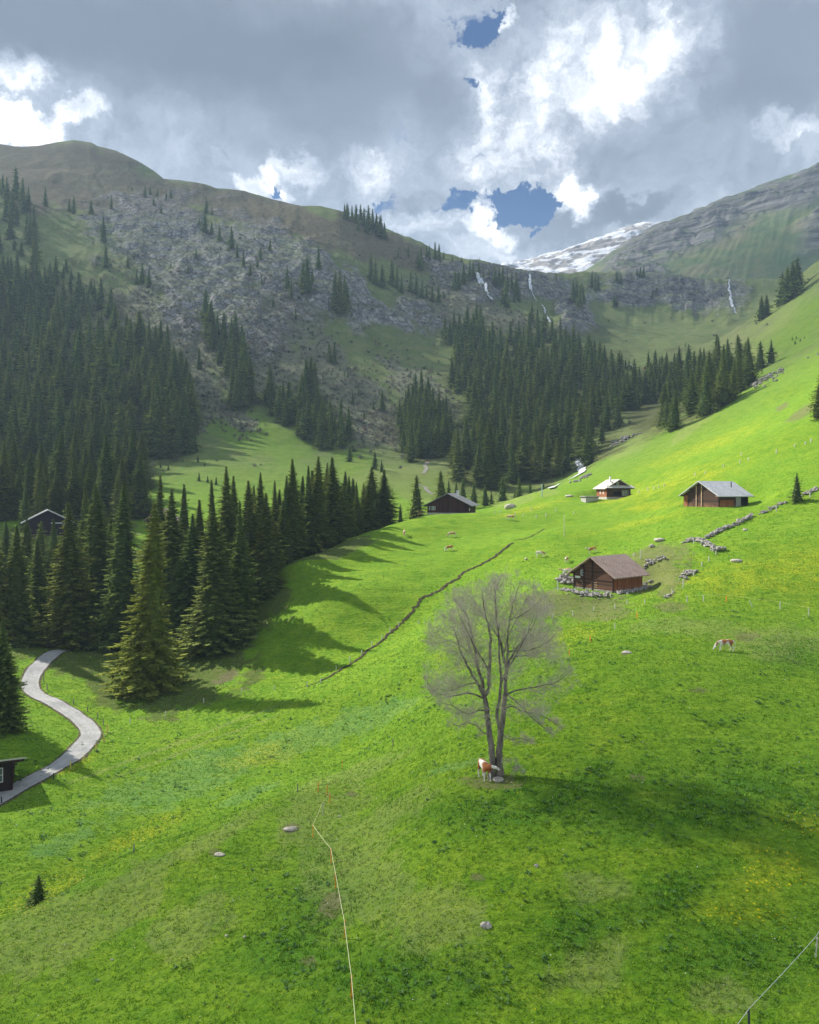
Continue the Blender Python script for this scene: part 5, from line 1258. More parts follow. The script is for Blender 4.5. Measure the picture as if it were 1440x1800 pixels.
# huts far up the valley
for (u, v, W_, mr2, mw, lab) in [(1148, 652, 8.5, simple('faded_red_roof', (.42, .12, .07), .8, 1, .3), M_RED, 'tiny red hut among the spruces at the head of the valley'), (1112, 651, 6.5, M_WHITEP, M_LOG3, 'tiny hut with white roof left of the red hut at the head of the valley')]:
    p = at(u, v, 300); p = p or pos(u, 600)
    q, _ = house('hut', p, 30, W_*.7, W_*.6, 2.6, 4.6, mw, mw, mr2, lab, 'hut', .5, .5)
# scraps of snow or pale canvas by the red hut
# ------------------------------------------------------------------ stone walls, stones
def stone_row(name, px, n, size, label, cat='stone wall', seed=0, spread=.35, dmin=60., stack=2):
    rr = random.Random(seed); P_ = [at(u, v, dmin) for u, v in px]; mb = MB()
    L_ = [0]
    for a, b in zip(P_[:-1], P_[1:]): L_.append(L_[-1]+(b-a).length)
    for k in range(n):
        t = rr.uniform(0, L_[-1]); i = max(j for j in range(len(P_)-1) if L_[j] <= t); q = P_[i].lerp(P_[i+1], (t-L_[i])/(L_[i+1]-L_[i]))
        q = q+Vector((rr.gauss(0, spread), rr.gauss(0, spread), 0)); z = gz(q.x, q.y); s_ = size*rr.uniform(.5, 1.25)
        mb.blob((q.x-P_[0].x, q.y-P_[0].y, z-P_[0].z+s_*.3+rr.randrange(stack)*size*.55), (s_*rr.uniform(.7, 1.3), s_*rr.uniform(.7, 1.2), s_*rr.uniform(.45, .75)), seed*1000+k, 6)
    o = mb.build(name, M_STONEW, None, False, P_[0]); tag(o, label, cat, None, 'stuff' if cat == 'rocks' else None); return o
stone_row('stone_wall', [(1237,949),(1260,938),(1290,925),(1323,908)], 150, .30, 'long dry stone wall climbing the slope from the fork below the slate roofed barn', seed=1, spread=.22, stack=3)
stone_row('stone_wall', [(1205,953),(1220,951),(1236,953)], 55, .30, 'short stone wall stub left of the fork, below the slate roofed barn', seed=2, spread=.25, stack=3)
stone_row('stone_wall', [(1238,955),(1250,962),(1258,970),(1272,968)], 70, .34, 'ruined stone wall running down from the fork towards the yellow meadow', seed=3, spread=.3, stack=3)
stone_row('stone_wall', [(1334,904),(1350,899),(1367,888),(1380,884)], 40, .30, 'broken stone wall remnant left of the lone young spruce', seed=4, spread=.35)
stone_row('stone_wall', [(1413,872),(1428,864),(1445,857)], 40, .32, 'stone wall remnant at the right edge, right of the lone young spruce', seed=5, spread=.25)
stone_row('stone_heap', [(1203,1018),(1212,1008),(1221,1006)], 34, .33, 'low heap of stones by the fence below the stone walls', 'stone heap', 6, .4)
stone_row('stone_heap', [(1170,1052),(1182,1043)], 12, .28, 'few dark stones where two fences meet right of the brown roofed barn', 'stone heap', 7, .3)
stone_row('stone_heap', [(1136,993),(1150,988),(1165,982)], 26, .33, 'scattered stones on the slope behind the brown roofed barn', 'stone heap', 8, .5)
stone_row('stone_heap', [(988,1022),(1000,1018),(1012,1020),(1000,1026)], 46, .42, 'grey rubble bank left of the brown roofed barn', 'stone heap', 9, .6)
stone_row('stone_terrace', [(988,1036),(1005,1040),(1025,1046),(1045,1047),(1068,1046)], 130, .27, 'pale rubble terrace along the foot of the brown roofed barn', 'stone terrace', 10, .55, stack=2)
stone_row('stone_heap', [(1092,1044),(1110,1040),(1128,1035),(1140,1028)], 100, .34, 'stones along the red plank side of the brown roofed barn', 'stone heap', 11, .4)
stone_row('rock_pile', [(1085,782),(1100,772),(1112,768)], 40, .9, 'pale rocks on the bank above the stream bend', 'rocks', 12, 2.5, 230.)
stone_row('scree', [(1330,672),(1355,664),(1375,655)], 80, .7, 'grey scree below the last pair of spruces on the right slope', 'rocks', 13, 5., 230.)
stone_row('rock_pile', [(1008,849),(1024,842),(1036,834)], 40, .5, 'stones on the stream bank above the pale roofed chalet', 'rocks', 14, 1.2, 240.)
def boulder(u, v, w, h, seed, label, flat=.6, dmin=30., m=M_STONE):
    p = at(u, v, dmin); s_ = w/F*p.y/2; mb = MB(); mb.blob((0, 0, s_*flat*.35), (s_, s_*.8, s_*flat), seed, 10)
    o = mb.build('boulder', m, None, True, p); tag(o, label, 'boulder')
boulder(855, 1630, 19, 14, 1, 'pale rounded boulder alone in the foreground grass below the maple', .7)
boulder(510, 1459, 24, 9, 2, 'flat pale stone sunk in a bare patch left of the orange fence stakes', .3)
boulder(386, 1503, 18, 7, 3, 'flat grey stone in a bare patch on the left shoulder of the knoll', .25)
boulder(943, 1523, 8, 6, 4, 'very small white stone in the grass right of the maple foot', .7)
boulder(1160, 951, 22, 7, 5, 'long flat grey slab on the slope above the brown roofed barn', .35)
boulder(1146, 962, 10, 8, 6, 'round grey boulder beside the long flat slab', .8)
boulder(1310, 932, 9, 4, 7, 'flat pinkish stone just below the long stone wall', .4)
boulder(1295, 987, 20, 4, 8, 'low flat rock in the grass under the ruined stone wall', .3)
boulder(925, 983, 6, 5, 9, 'small white stone left of the patched cow on the meadow', .7)
boulder(1120, 1148, 0, 0, 10, '', .3) if False else None
boulder(1102, 1148, 20, 5, 10, 'low pale rock on the right flank of the knoll', .3)
boulder(398, 1646, 6, 5, 11, 'left one of the small white stones on the lower left of the knoll', .8)
boulder(430, 1648, 6, 5, 12, 'right one of the small white stones on the lower left of the knoll', .8)
boulder(197, 1688, 5, 5, 13, 'small cream stone low on the left of the knoll', .8)
boulder(597, 1436, 7, 4, 14, 'small grey stone right of the white stake on the knoll', .5)
boulder(1198, 867, 0, 0, 1, '') if False else None
boulder(898, 893, 20, 8, 15, 'pale rock hump at the stream bank by the far cow', .5, 180.)
boulder(1000, 873, 14, 4, 16, 'dark flat rock in the shaded hump left of the pale roofed chalet', .35, 200.)
# ------------------------------------------------------------------ strips laid on the ground: road, ditch, path, water
def strip(name, px, w, mat, label, kind='structure', cat=None, dmin=30., lift=.05, n=12, wander=0., seed=0, crown=0., sides=6, fwd=0.):
    rr = random.Random(seed); P_ = []
    for q in px:
        p = at(q[0], q[1], dmin); P_.append((p, q[2] if len(q) > 2 else w))
    # Catmull-Rom in plan
    C_ = []
    for i in range(len(P_)-1):
        a = P_[max(i-1, 0)][0]; b = P_[i][0]; c = P_[i+1][0]; d = P_[min(i+2, len(P_)-1)][0]
        for k in range(n):
            t = k/n; q = .5*((2*b)+(c-a)*t+(2*a-5*b+4*c-d)*t*t+(3*b-a-3*c+d)*t**3); C_.append((q, P_[i][1]*(1-t)+P_[i+1][1]*t))
    C_.append(P_[-1]); vs = []
    for i, (q, w_) in enumerate(C_):
        t = (C_[min(i+1, len(C_)-1)][0]-C_[max(i-1, 0)][0]); t.z = 0; t.normalize(); nrm = Vector((-t.y, t.x, 0))
        c = q+nrm*rr.gauss(0, wander); ww = w_*rr.uniform(1-min(.5, wander*1.2), 1+min(.5, wander*1.2))
        for k in range(sides+1):
            s_ = k/sides*2-1; e = c+nrm*s_*ww/2; vs.append((e.x, e.y-fwd, gz(e.x, e.y)+lift-crown*s_*s_))
    m = sides+1; fs = [(i*m+k, i*m+k+1, (i+1)*m+k+1, (i+1)*m+k) for i in range(len(C_)-1) for k in range(sides)]
    me = bpy.data.meshes.new(name); me.from_pydata(vs, [], fs); aa = me.attributes.new('acr', 'FLOAT', 'POINT'); aa.data.foreach_set('value', [abs((i_ % m)/sides*2-1) for i_ in range(len(vs))]); me.materials.append(mat); me.polygons.foreach_set('use_smooth', [True]*len(fs)); me.update()
    o = link(name, me); tag(o, label, cat, None, kind); return o
def mat_road():  # worn asphalt with two wheel tracks and a ragged edge
    m, N, b = new_mat('pale_asphalt'); co = N.coord(); a = N.noise(co, .5, 5, .6); f = N.noise(co, 9, 3, .7)
    c = N.mix(N.mr(a, .35, .65), (.33, .325, .315), (.45, .44, .425)); c = N.mix(N.math('MULTIPLY', N.mr(f, .5, .7), .3), c, (.28, .27, .26)); ac = N.attr('acr').outputs['Fac']; tr_ = N.math('MULTIPLY', N.mr(N.math('ABSOLUTE', N.math('SUBTRACT', ac, .5)), .28, .05), N.mr(a, .3, .6, .4, .9)); c = N.mix(N.math('MULTIPLY', tr_, .35), c, (.27, .265, .26)); c = N.mix(N.math('GREATER_THAN', N.math('ADD', ac, N.math('MULTIPLY', N.noise(co, 2.5, 4, .7), .35)), 1.12), c, (.16, .15, .09)); N.nt.links.new(c, b.inputs['Base Color']); N.nt.links.new(N.bump(f, .3, .01), b.inputs['Normal']); return m
M_ROAD = mat_road(); M_SOIL_SHADE = simple('shaded_soil', (.075, .05, .032), .95, 3, .6, .08, c2=(.03, .022, .015)); M_GRAV = simple('pale_gravel', (.36, .34, .28), .95, 3, .3)  # ditch soil painted dark to include the shade of its bank
ROADPX = [(-60,1428),(-20,1414),(30,1386),(80,1360),(125,1332),(152,1305),(160,1290),(146,1270),(112,1246),(72,1226),(54,1210),(56,1190),(72,1168),(95,1148),(125,1136)]
strip('road_verge', ROADPX, 3.1, simple('bare_verge', (.13, .105, .06), .95, 2, .5), 'bare earth verges of the little road', lift=.045, n=10, wander=.05, seed=3, crown=-.0)
strip('road', ROADPX, 2.6, M_ROAD, 'narrow pale grey asphalt road in an S bend', lift=.09, n=10)
strip('ditch', [(563,1198),(590,1183),(620,1166),(648,1143),(668,1130),(690,1110),(712,1090),(728,1073),(742,1053),(757,1046),(778,1034),(795,1022),(806,1017),(810,1011),(826,1001),(848,991),(870,978),(886,966),(902,955)], .5, M_SOIL_SHADE, 'narrow dark ditch winding down the meadow', cat=None, lift=.10, n=8, wander=.16, seed=4)
strip('ditch', [(535,1207),(550,1203),(563,1198)], .3, M_SOIL_SHADE, 'lower end of the ditch', lift=.06, n=5, wander=.1, seed=5)
strip('ditch', [(905,950),(930,945),(948,936),(955,930)], .35, M_SOIL_SHADE, 'faint upper end of the ditch', lift=.06, n=6, wander=.15, seed=6)
strip('footpath', [(744,832),(750,824),(747,818),(752,814)], 1.6, M_GRAV, 'short pale footpath on the valley floor', dmin=260., lift=.15, n=6, seed=7)
strip('footpath', [(728,850),(745,856),(752,864),(762,870)], 1.5, M_GRAV, 'pale stony path on the dry bank behind the barn', dmin=240., lift=.15, n=6, wander=.3, seed=8)
def mat_water():
    m, N, b = new_mat('white_water'); co = N.coord(); a = N.noise(N.scale(co, 1, 1, .35), .8, 5, .7)
    c = N.mix(N.mr(a, .38, .6), (.38, .45, .50), (.86, .88, .90)); N.nt.links.new(c, b.inputs['Base Color']); b.inputs['Roughness'].default_value = .5; N.nt.links.new(N.bump(a, .8, .5), b.inputs['Normal']); return m
M_WATER = mat_water()
def water(name, px, label, w, dmin, lift, fwd, seed, wander=.25): return strip(name, px, w, M_WATER, label, dmin=dmin, lift=lift, n=7, wander=wander, seed=seed, fwd=fwd)
water('stream', [(1020,797),(1016,806),(1015,815),(1020,822),(1023,830),(1014,837),(1003,843)], 'foaming white stream dropping out of the forest', 2.4, 245., .45, .5, 1, .22)
water('stream', [(984,852),(976,856),(968,860)], 'lower glimpse of the white stream behind the grass hump', 2.2, 245., .5, .6, 2)
water('waterfall', [(835,479,2.2),(840,487,4.6),(848,497,4.2),(854,509,2.6),(858,521,2.2),(866,527,1.6)], 'broad white waterfall below the left cliffs', 4, 520., .5, 2.5, 3, .3)
water('waterfall', [(841,492,2.),(842,500,1.6)], 'side strand of the broad waterfall', 1.5, 520., .6, 2.6, 4)
water('waterfall', [(932,483,1.6),(931,495,3.4),(932,507,2.4),(934,513,1.6),(938,522,2.6),(943,530,1.8)], 'thin waterfall over the middle of the cliffs', 3, 520., .5, 2.5, 5, .3)
water('waterfall', [(951,536),(957,544),(958,553),(964,562),(966,568)], 'broken white cascade beside the valley head forest', 1.6, 520., .6, 2., 6, .5)
water('waterfall', [(1281,492,1.2),(1281,504,2.2),(1283,518,1.6),(1284,530,2.4),(1289,542,1.4),(1293,552,1.8)], 'thin waterfall on the right side of the cliff bowl', 2, 560., .5, 2., 7, .5)
# ------------------------------------------------------------------ poles and signs
def thin(name, u, vb, vt, r, mat, label, cat, dmin=60., tilt=0.):
    p = at(u, vb, dmin); h = (vb-vt)/F*p.y; mb = MB(); mb.tube([(0, 0, -.3), (tilt*h*.5, 0, h*.5), (tilt*h, 0, h)], [r, r*.95, r*.85], 7); mb.tube([(tilt*h, 0, h), (tilt*h, 0, h+r*1.2)], [r*1.15, r*.8], 7)
    o = mb.build(name, mat, None, False, p); tag(o, label, cat); return p, h
thin('marker_pole', 953, 874, 852, .16, simple('pale_blue_paint', (.42, .58, .66), .5), 'thin pale blue pole on the grass hump by the stream', 'pole', 180.)
thin('marker_pole', 992, 943, 905, .07, simple('cream_paint', (.72, .74, .50), .6), 'tall cream marker pole alone on the upper meadow', 'pole')
thin('marker_pole', 1126, 983, 967, .06, M_WHITEP, 'taller white pole on the slope behind the brown roofed barn', 'pole')
p = at(751, 818, 260.); sb = MB(); sb.box(-.9, .9, -.05, .05, 1.1, 1.55, 0); sb.box(-.9, .9, -.06, .06, 1.55, 1.85, 1); sb.box(-.75, -.65, -.04, .04, -.3, 1.1, 2); sb.box(.65, .75, -.04, .04, -.3, 1.1, 2)
o = sb.build('sign_board', [M_WHITEP, simple('orange_red_paint', (.62, .16, .05), .6), M_PALEW], None, False, p); tag(o, 'white board with orange red upper edge on the valley floor behind the long barn', 'sign')
# rail by the ridge row of spruces
p0 = at(616, 943); mb = MB(); mb.box(-.1, .1, -.1, .1, -.3, .75); mb.box(-2.0, .3, -.06, .06, .55, .72); mb.box(-1.95, -1.8, -.08, .08, -.5, .6)
o = mb.build('wooden_rail', M_PALEW, None, False, p0); tag(o, 'short weathered wooden rail at the right end of the ridge spruces', 'fence')
# ------------------------------------------------------------------ fence stakes, each a thing of its own
M_OR = simple('orange_plastic', (.85, .33, .03), .5); M_YEL = simple('yellow_stake', (.80, .62, .18), .6, 9, .3); M_WHT = simple('pale_stake', (.74, .72, .64), .7, 8, .25); M_GRY = simple('grey_stake', (.34, .31, .27), .8, 8, .35); M_DGR = simple('dark_stake', (.05, .06, .07), .7)
STK = {}
def stake_mesh(kind):
    if kind not in STK:
        mb = MB()
        if kind == 'round': mb.tube([(0, 0, -.2), (0, 0, .5), (0, 0, .95), (0, 0, 1.)], [.05, .047, .043, .02], 7)
        else:
            mb.box(-.022, .022, -.015, .015, -.15, 1.); mb.box(-.05, .05, -.01, .01, .12, .16); mb.box(-.03, .045, -.022, .022, .9, .95); mb.box(-.03, .04, -.022, .022, .6, .64)
        me = bpy.data.meshes.new(kind+'_stake'); me.from_pydata(mb.v, [], mb.f); me.materials.append(M_WHT); STK[kind] = me
    return STK[kind]
def stakes(L, group, label, mat=M_WHT, kind='round', dmin=30., wid=1.):
    out_ = []
    for q in L:
        u, vb, vt = q[:3]; lab = q[3] if len(q) > 3 and isinstance(q[3], str) else label
        p = at(u, vb, dmin)
        if p is None: continue
        h = max(.5, (vb-vt)/F*p.y); key = (kind, mat.name)
        if key not in STK:
            me = stake_mesh(kind).copy(); me.materials.clear(); me.materials.append(mat); STK[key] = me
        o = link('fence_stake', STK[key]); o.location = p; ti = q[4] if len(q) > 4 else 0
        o.scale = (wid*max(1, p.y/75), wid*max(1, p.y/75), h); o.rotation_euler = (random.gauss(0, .03), random.gauss(0, .04)+ti, random.uniform(0, 3))
        if ti: o.rotation_euler.z = 0
        tag(o, lab, 'fence stake', group); out_.append(p+Vector((math.sin(ti)*h, 0, h)))
    return out_
def wire(pts, r, mat, label, sag=.06, name='fence_wire', cat='fence wire'):
    mb = MB(); P_ = []
    for a, b in zip(pts[:-1], pts[1:]):
        for k in range(5): t = k/5; q = a.lerp(b, t); q.z -= sag*4*t*(1-t); P_.append(q)
    P_.append(pts[-1]); o0 = pts[0]; mb.tube([q-o0 for q in P_], r, 4)
    o = mb.build(name, mat, None, False, o0); tag(o, label, cat)
W1 = stakes([(540,1208,1198),(564,1201,1192),(591,1178,1170),(615,1163,1154),(636,1152,1143),(654,1137,1128),(672,1125,1117),(686,1112,1103),(701,1101,1093)], 'white stakes along the ditch', 'white fence stake in the row following the dark ditch')
stakes([(736,1097,1090),(766,1092,1086)], 'white stakes between ditch and maple', 'small white stake between the ditch and the top of the maple')
W2 = stakes([(228,1272,1263),(291,1258,1250),(358,1236,1227),(425,1218,1210),(482,1213,1205)], 'white stakes below the wood', 'white fence stake in the row across the grass below the wood')
stakes([(189,1290,1274,'tallest yellow snow stake at the outside of the road bend'),(183,1306,1291,'yellow stake just below the tallest one at the road bend'),(169,1321,1308,'yellow stake at the lower side of the road bend'),(148,1337,1330,'short yellow stake on the road edge below the bend'),(124,1353,1338,'faded yellow stake by the yellow flowers on the road edge')], 'yellow stakes along the road', '', M_YEL, wid=1.3)
stakes([(182,1275,1263),(172,1263,1252),(154,1251,1241),(129,1238,1228),(83,1213,1202),(77,1199,1181)], 'grey stakes up the road', 'grey fence stake in the row beside the upper road', M_GRY)
stakes([(94,1370,1359,'grey stake with slanting brace on the lower road edge'),(3,1413,1400,'dark stake at the left edge in front of the road')], 'dark stakes by the lower road', '', M_DGR, wid=1.3)
stakes([(235,1500,1483,'solitary grey stake on the crest of the left knoll'),(691,1312,1299,'dark thin stake in the grass left of the maple'),(523,1392,1377,'grey stake left of the orange stakes on the knoll crest')], 'lone grey stakes', '', M_GRY)
stakes([(509,980,974),(529,978,972),(537,974,967),(556,968,962),(653,927,921)], 'stakes along the ridge spruces', 'pale stake at the foot of the ridge spruces')
stakes([(871,902,898),(880,901,897),(906,907,901),(920,907,903),(934,897,893),(943,910,905),(960,908,902),(977,899,894),(1009,903,899)], 'stakes by the far cow', 'thin pale stake on the upper meadow between far cow and chalet', dmin=150.)
stakes([(1123,867,861),(1139,862,856),(1150,860,855),(1158,858,853),(1168,855,850)], 'stakes right of the chalet', 'pale stake in the row climbing right of the pale roofed chalet', dmin=150.)
stakes([(1426,777,770),(1416,781,776),(1397,785,780),(1365,797,789),(1316,809,804),(1303,800,795),(1301,814,808),(1272,821,816),(1240,832,828),(1222,836,831)], 'stakes high on the right slope', 'pale stake in the long row high on the right slope', dmin=120.)
stakes([(1424,874,865),(1365,899,888),(1220,956,948),(1233,958,950),(1253,969,960),(1259,975,968)], 'stakes set in the stone walls', 'pale stake standing against the stone walls')
stakes([(1246,987,978),(1234,996,987),(1220,1012,1003),(1201,1033,1018),(1182,1042,1034)], 'stakes below the stone walls', 'pale stake in the row from the stone walls down to the crest')
W3 = stakes([(1208,1059,1047,None,-.15) if False else (1208,1059,1047),(1237,1057,1046),(1372,1071,1058),(1422,1082,1068)], 'white stakes on the knoll crest', 'white stake of the fence below the yellow meadow')
stakes([(1323,1067,1054,'white stake leaning left on the crest below the yellow meadow',-.42)], 'white stakes on the knoll crest', '')
stakes([(972,1088,1080),(1007,1082,1073),(1044,1075,1066),(1081,1070,1062),(1103,1063,1054),(1134,1061,1053)], 'white stakes below the brown roofed barn', 'white stake in the row below the brown roofed barn')
stakes([(981,1038,1020,'white stake left of the rubble bank at the brown roofed barn'),(1009,1017,1008,'white stake hard by the left wall corner of the brown roofed barn'),(1114,978,972,'short white stake behind the roof ridge of the brown roofed barn'),(1081,1105,1095,'lone white stake on the flank of the knoll under the barn')], 'single white stakes round the barn', '')
stakes([(1277,1058,1048,'orange stake between white ones below the yellow meadow'),(1120,1087,1077,'orange stake below the right corner of the brown roofed barn'),(1038,1129,1118,'orange stake right of the top of the maple'),(1001,1152,1143,'orange stake touching the right edge of the maple crown')], 'orange stakes on the right', '', M_OR, 'flat', wid=1.6)
OR = stakes([(602,1352,1337,'orange stake farthest back on the knoll crest'),(559,1392,1375,'orange stake beside the grey one on the knoll crest'),(575,1398,1380,'orange stake, upper one of the leaning pair on the crest'),(580,1412,1394,'orange stake, lower one of the leaning pair on the crest')], 'orange stakes on the knoll', '', M_OR, 'flat', wid=1.4)
OW = stakes([(567,1434,1411,'white stake between the orange ones on the knoll')], 'white stake on the knoll', '', M_WHT, 'flat', wid=1.3)
O2 = stakes([(550,1473,1450,'orange stake where the fence tape bends sharply'),(582,1518,1492,'orange stake, first below the sharp bend of the tape'),(590,1563,1535,'orange stake, second below the sharp bend of the tape'),(605,1650,1617,'orange stake halfway down the foreground tape'),(618,1755,1716,'lowest orange stake of the foreground tape')], 'orange stakes on the knoll', '', M_OR, 'flat', wid=1.25)
pe = pos(630, 31.5, 1.0)
wire([OR[3], OW[0], O2[0], O2[1], O2[2], O2[3], O2[4], pe], .014, simple('pale_yellow_tape', (.75, .72, .42), .6), 'thin pale yellow fence tape running down the foreground past the orange stakes', .05, 'fence_tape')
RS = stakes([(1434,1684,1647,'white stake near the right edge in the foreground')], 'stakes in the right foreground', '', M_WHT, 'flat', wid=1.2)
RD = stakes([(1317,1812,1773,'dark stake at the bottom edge on the right')], 'stakes in the right foreground', '', M_DGR, 'round', dmin=28.)
wire([pos(1270, 30.5, 1.0), RD[0], RS[0], pos(1500, 40, 1.1)], .010, simple('pale_wire', (.72, .74, .70), .5), 'thin pale wire from the dark stake to the white stake, lower right', .04)
wire(W3[:2]+[at(1277, 1058)+Vector((0, 0, 1))]+W3[2:], .012, simple('yellow_wire', (.70, .68, .30), .5), 'thin yellowish wire along the crest below the yellow meadow', .05)
# ------------------------------------------------------------------ cattle
def mat_hide():
    m, N, b = new_mat('cattle_hide'); co = N.coord(); sp = N.nt.nodes.new('ShaderNodeSeparateXYZ'); N.nt.links.new(co, sp.inputs[0])
    seed = N.attr('coat', 'OBJECT').outputs['Fac']; pale = N.attr('pale', 'OBJECT').outputs['Fac']; wht = N.attr('white', 'OBJECT').outputs['Fac']
    off = N.nt.nodes.new('ShaderNodeCombineXYZ'); N.set(off.inputs[0], N.math('MULTIPLY', seed, 7.3)); N.set(off.inputs[1], seed)
    pn = N.noise(N.vmath('ADD', co, off.outputs[0]), 1.7, 1.5, .4)
    col = N.mix(pale, (.40, .135, .045), (.60, .40, .22)); col = N.mix(N.mr(N.noise(co, 5, 3), .4, .7, 0, .3), col, (.24, .08, .03))
    patch = N.mr(N.math('ADD', pn, N.math('MULTIPLY', wht, .2)), .56, .60)
    legs = N.mr(sp.outputs[2], .66, .56); face = N.math('MULTIPLY', N.mr(sp.outputs[0], 1.0, 1.08), N.attr('whiteface', 'OBJECT').outputs['Fac'])
    wm = N.math('MAXIMUM', N.math('MAXIMUM', patch, N.math('MULTIPLY', legs, N.mr(sp.outputs[0], .86, .80))), face)
    c = N.mix(wm, col, (.80, .76, .68)); N.nt.links.new(c, b.inputs['Base Color']); b.inputs['Roughness'].default_value = .75; return m
M_HIDE = mat_hide(); M_MUZ = simple('pink_muzzle', (.45, .28, .22), .6); M_HOOF = simple('hoof_horn', (.08, .06, .05), .6)
def cow_mesh(pose):
    V_ = []; E_ = []; R_ = []
    def ch(pts, start=None):
        prev = start
        for p, r in pts:
            V_.append(p); R_.append(r if isinstance(r, tuple) else (r, r)); i = len(V_)-1
            if prev is not None: E_.append((prev, i))
            prev = i
        return prev
    ch([((-.25, 0, 1.02), (.30, .33))])                       # pelvis root
    hips = ch([((-.62, 0, 1.08), (.25, .25))], 0); ch([((-.84, 0, 1.12), (.13, .15))], hips)
    tail = ch([((-.97, 0, 1.10), .035), ((-1.02, 0, .85), .022), ((-1.01, .02, .50), .026), ((-1.0, .02, .38), .035)], 2)
    b = ch([((.10, 0, .97), (.33, .36)), ((.42, 0, .99), (.27, .34)), ((.66, 0, 1.06), (.17, .25))], 0); sh = len(V_)-2
    if pose == 'graze': neck = ch([((.88, .02, .86), (.11, .18)), ((1.06, .04, .58), (.09, .13)), ((1.17, .05, .42), (.10, .12)), ((1.27, .06, .24), (.075, .085)), ((1.33, .06, .10), (.062, .062))], b); hd = neck-2; e = (1.10, .05, .47)
    elif pose == 'side': neck = ch([((.86, .12, 1.10), (.11, .18)), ((.98, .30, 1.08), (.09, .12)), ((1.0, .46, 1.05), (.10, .12)), ((.98, .62, .93), (.075, .085)), ((.97, .72, .84), (.06, .06))], b); hd = neck-2; e = (1.0, .40, 1.12)
    else: neck = ch([((.90, 0, 1.22), (.11, .17)), ((1.06, 0, 1.36), (.09, .12)), ((1.18, 0, 1.40), (.10, .12)), ((1.34, 0, 1.28), (.075, .085)), ((1.44, 0, 1.18), (.06, .06))], b); hd = neck-2; e = (1.12, 0, 1.46)
    hv = Vector(V_[hd]); 
    for s_ in (-1, 1):
        d = Vector((0, s_, 0)) if pose != 'side' else Vector((s_, 0, 0))
        p1 = Vector(e)+d*.12; p2 = Vector(e)+d*.24+Vector((-.03, 0, -.02)); ch([(tuple(p1), (.03, .035)), (tuple(p2), (.02, .03))], hd)
        if pose == 'lie':
            ch([((.5, s_*.2, .75), .12), ((.72, s_*.24, .62), .06), ((.5, s_*.26, .58), .045)], sh); ch([((-.55, s_*.24, .82), .15), ((-.2, s_*.34, .66), .09), ((-.5, s_*.38, .60), .05)], hips)
        else:
            o1 = .06*s_
            ch([((.50+o1, s_*.16, .74), (.10, .13)), ((.54+o1*2, s_*.17, .44), (.052, .058)), ((.53+o1*2, s_*.17, .14), .038), ((.57+o1*2, s_*.17, .03), .05)], sh)
            ch([((-.58, s_*.17, .82), (.13, .17)), ((-.50-o1, s_*.19, .66), (.09, .12)), ((-.74-o1*1.5, s_*.18, .44), (.05, .06)), ((-.70-o1*1.5, s_*.18, .14), .038), ((-.65-o1*1.5, s_*.18, .03), .05)], hips)
    me = bpy.data.meshes.new('cow_skel'); me.from_pydata(V_, E_, []); o = bpy.data.objects.new('cow_skel', me); COL.objects.link(o)
    md = o.modifiers.new('Skin', 'SKIN'); 
    if not me.skin_vertices:
        bpy.context.view_layer.objects.active = o; bpy.ops.object.modifier_remove(modifier='Skin') if False else None
    sv = me.skin_vertices[0].data
    for i, r in enumerate(R_): sv[i].radius = r
    for i in range(len(V_)): sv[i].use_root = (i == 0)
    md.branch_smoothing = .6; s2 = o.modifiers.new('Sub', 'SUBSURF'); s2.levels = 2; s2.render_levels = 2
    dg = bpy.context.evaluated_depsgraph_get(); m2 = bpy.data.meshes.new_from_object(o.evaluated_get(dg)); m2.name = 'cow_body'
    bpy.data.objects.remove(o); m2.materials.clear(); m2.materials.append(M_HIDE); m2.polygons.foreach_set('use_smooth', [True]*len(m2.polygons))
    if pose == 'lie': 
        for v in m2.vertices: v.co.z -= .52
    return m2
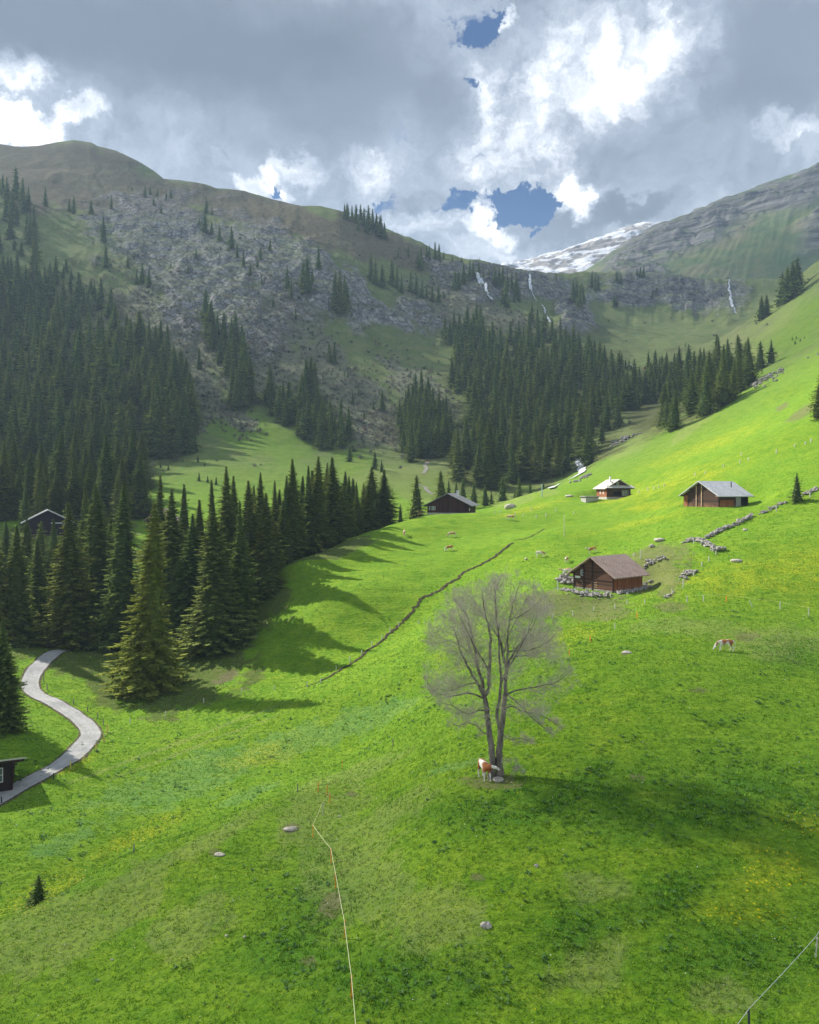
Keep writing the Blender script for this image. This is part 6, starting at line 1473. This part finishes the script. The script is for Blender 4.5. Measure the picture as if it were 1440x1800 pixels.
COWS = {k: cow_mesh(k) for k in ('graze', 'stand', 'side', 'lie')}
def cow(u, v, pose, yaw, size, coat, pale, white, wf, label, dmin=30., off=(0, 0, 0)):
    p = at(u, v, dmin)+Vector(off); p.z = gz(p.x, p.y)-.02
    o = link('cow', COWS[pose]); o.location = p; o.scale = (size,)*3
    # stand along the slope: tilt to the ground under fore and hind feet
    c, s_ = math.cos(rad(yaw)), math.sin(rad(yaw)); L = .6*size
    zf = gz(p.x+c*L, p.y+s_*L); zb = gz(p.x-c*L, p.y-s_*L); pitch = -math.atan2(zf-zb, 2*L)
    o.rotation_euler = (0, pitch, rad(yaw)); o.location.z = (zf+zb)/2-.03
    o['coat'] = float(coat); o['pale'] = float(pale); o['white'] = float(white); o['whiteface'] = float(wf)
    tag(o, label, 'cow', 'cattle grazing on the pasture')
cow(1275, 1144, 'graze', 178, .92, 2.7, .12, .25, 1, 'red and white cow grazing alone on the knoll at the right')
cow(852, 1370, 'side', -74, 1.0, 4.4, .0, .18, 1, 'white backed cow with red brown shoulders standing against the maple', off=(0, 0, 0))
cow(1042, 972, 'stand', 175, .86, 5.5, .0, -.3, 1, 'red brown cow standing just above the roof peak of the brown barn', 130.)
cow(997, 988, 'graze', 62, .8, 1.4, .7, -.1, 0, 'fawn cow seen from behind left of the brown barn', 120.)
cow(997, 1006, 'lie', 172, .95, 3.3, .9, .2, 0, 'cream cow lying by the left eave of the brown barn', 110.)
cow(950, 979, 'graze', -12, .9, 6.1, .55, .35, 1, 'cream and brown patched cow grazing between ditch and barn')
cow(711, 940, 'graze', -95, .85, 4.2, .75, -.1, 0, 'fawn cow on the ridge meadow, leftmost of all')
cow(795, 944, 'graze', 172, .95, 7.7, .8, .15, 0, 'pale fawn cow grazing below the long barn')
cow(791, 968, 'graze', 176, .88, 8.8, .15, -.1, 1, 'darker brown cow grazing lowest on the ridge meadow')
cow(898, 914, 'graze', 160, .95, 2.1, .6, .2, 0, 'cream and fawn cow farthest up, near the stream bank rock', 150.)
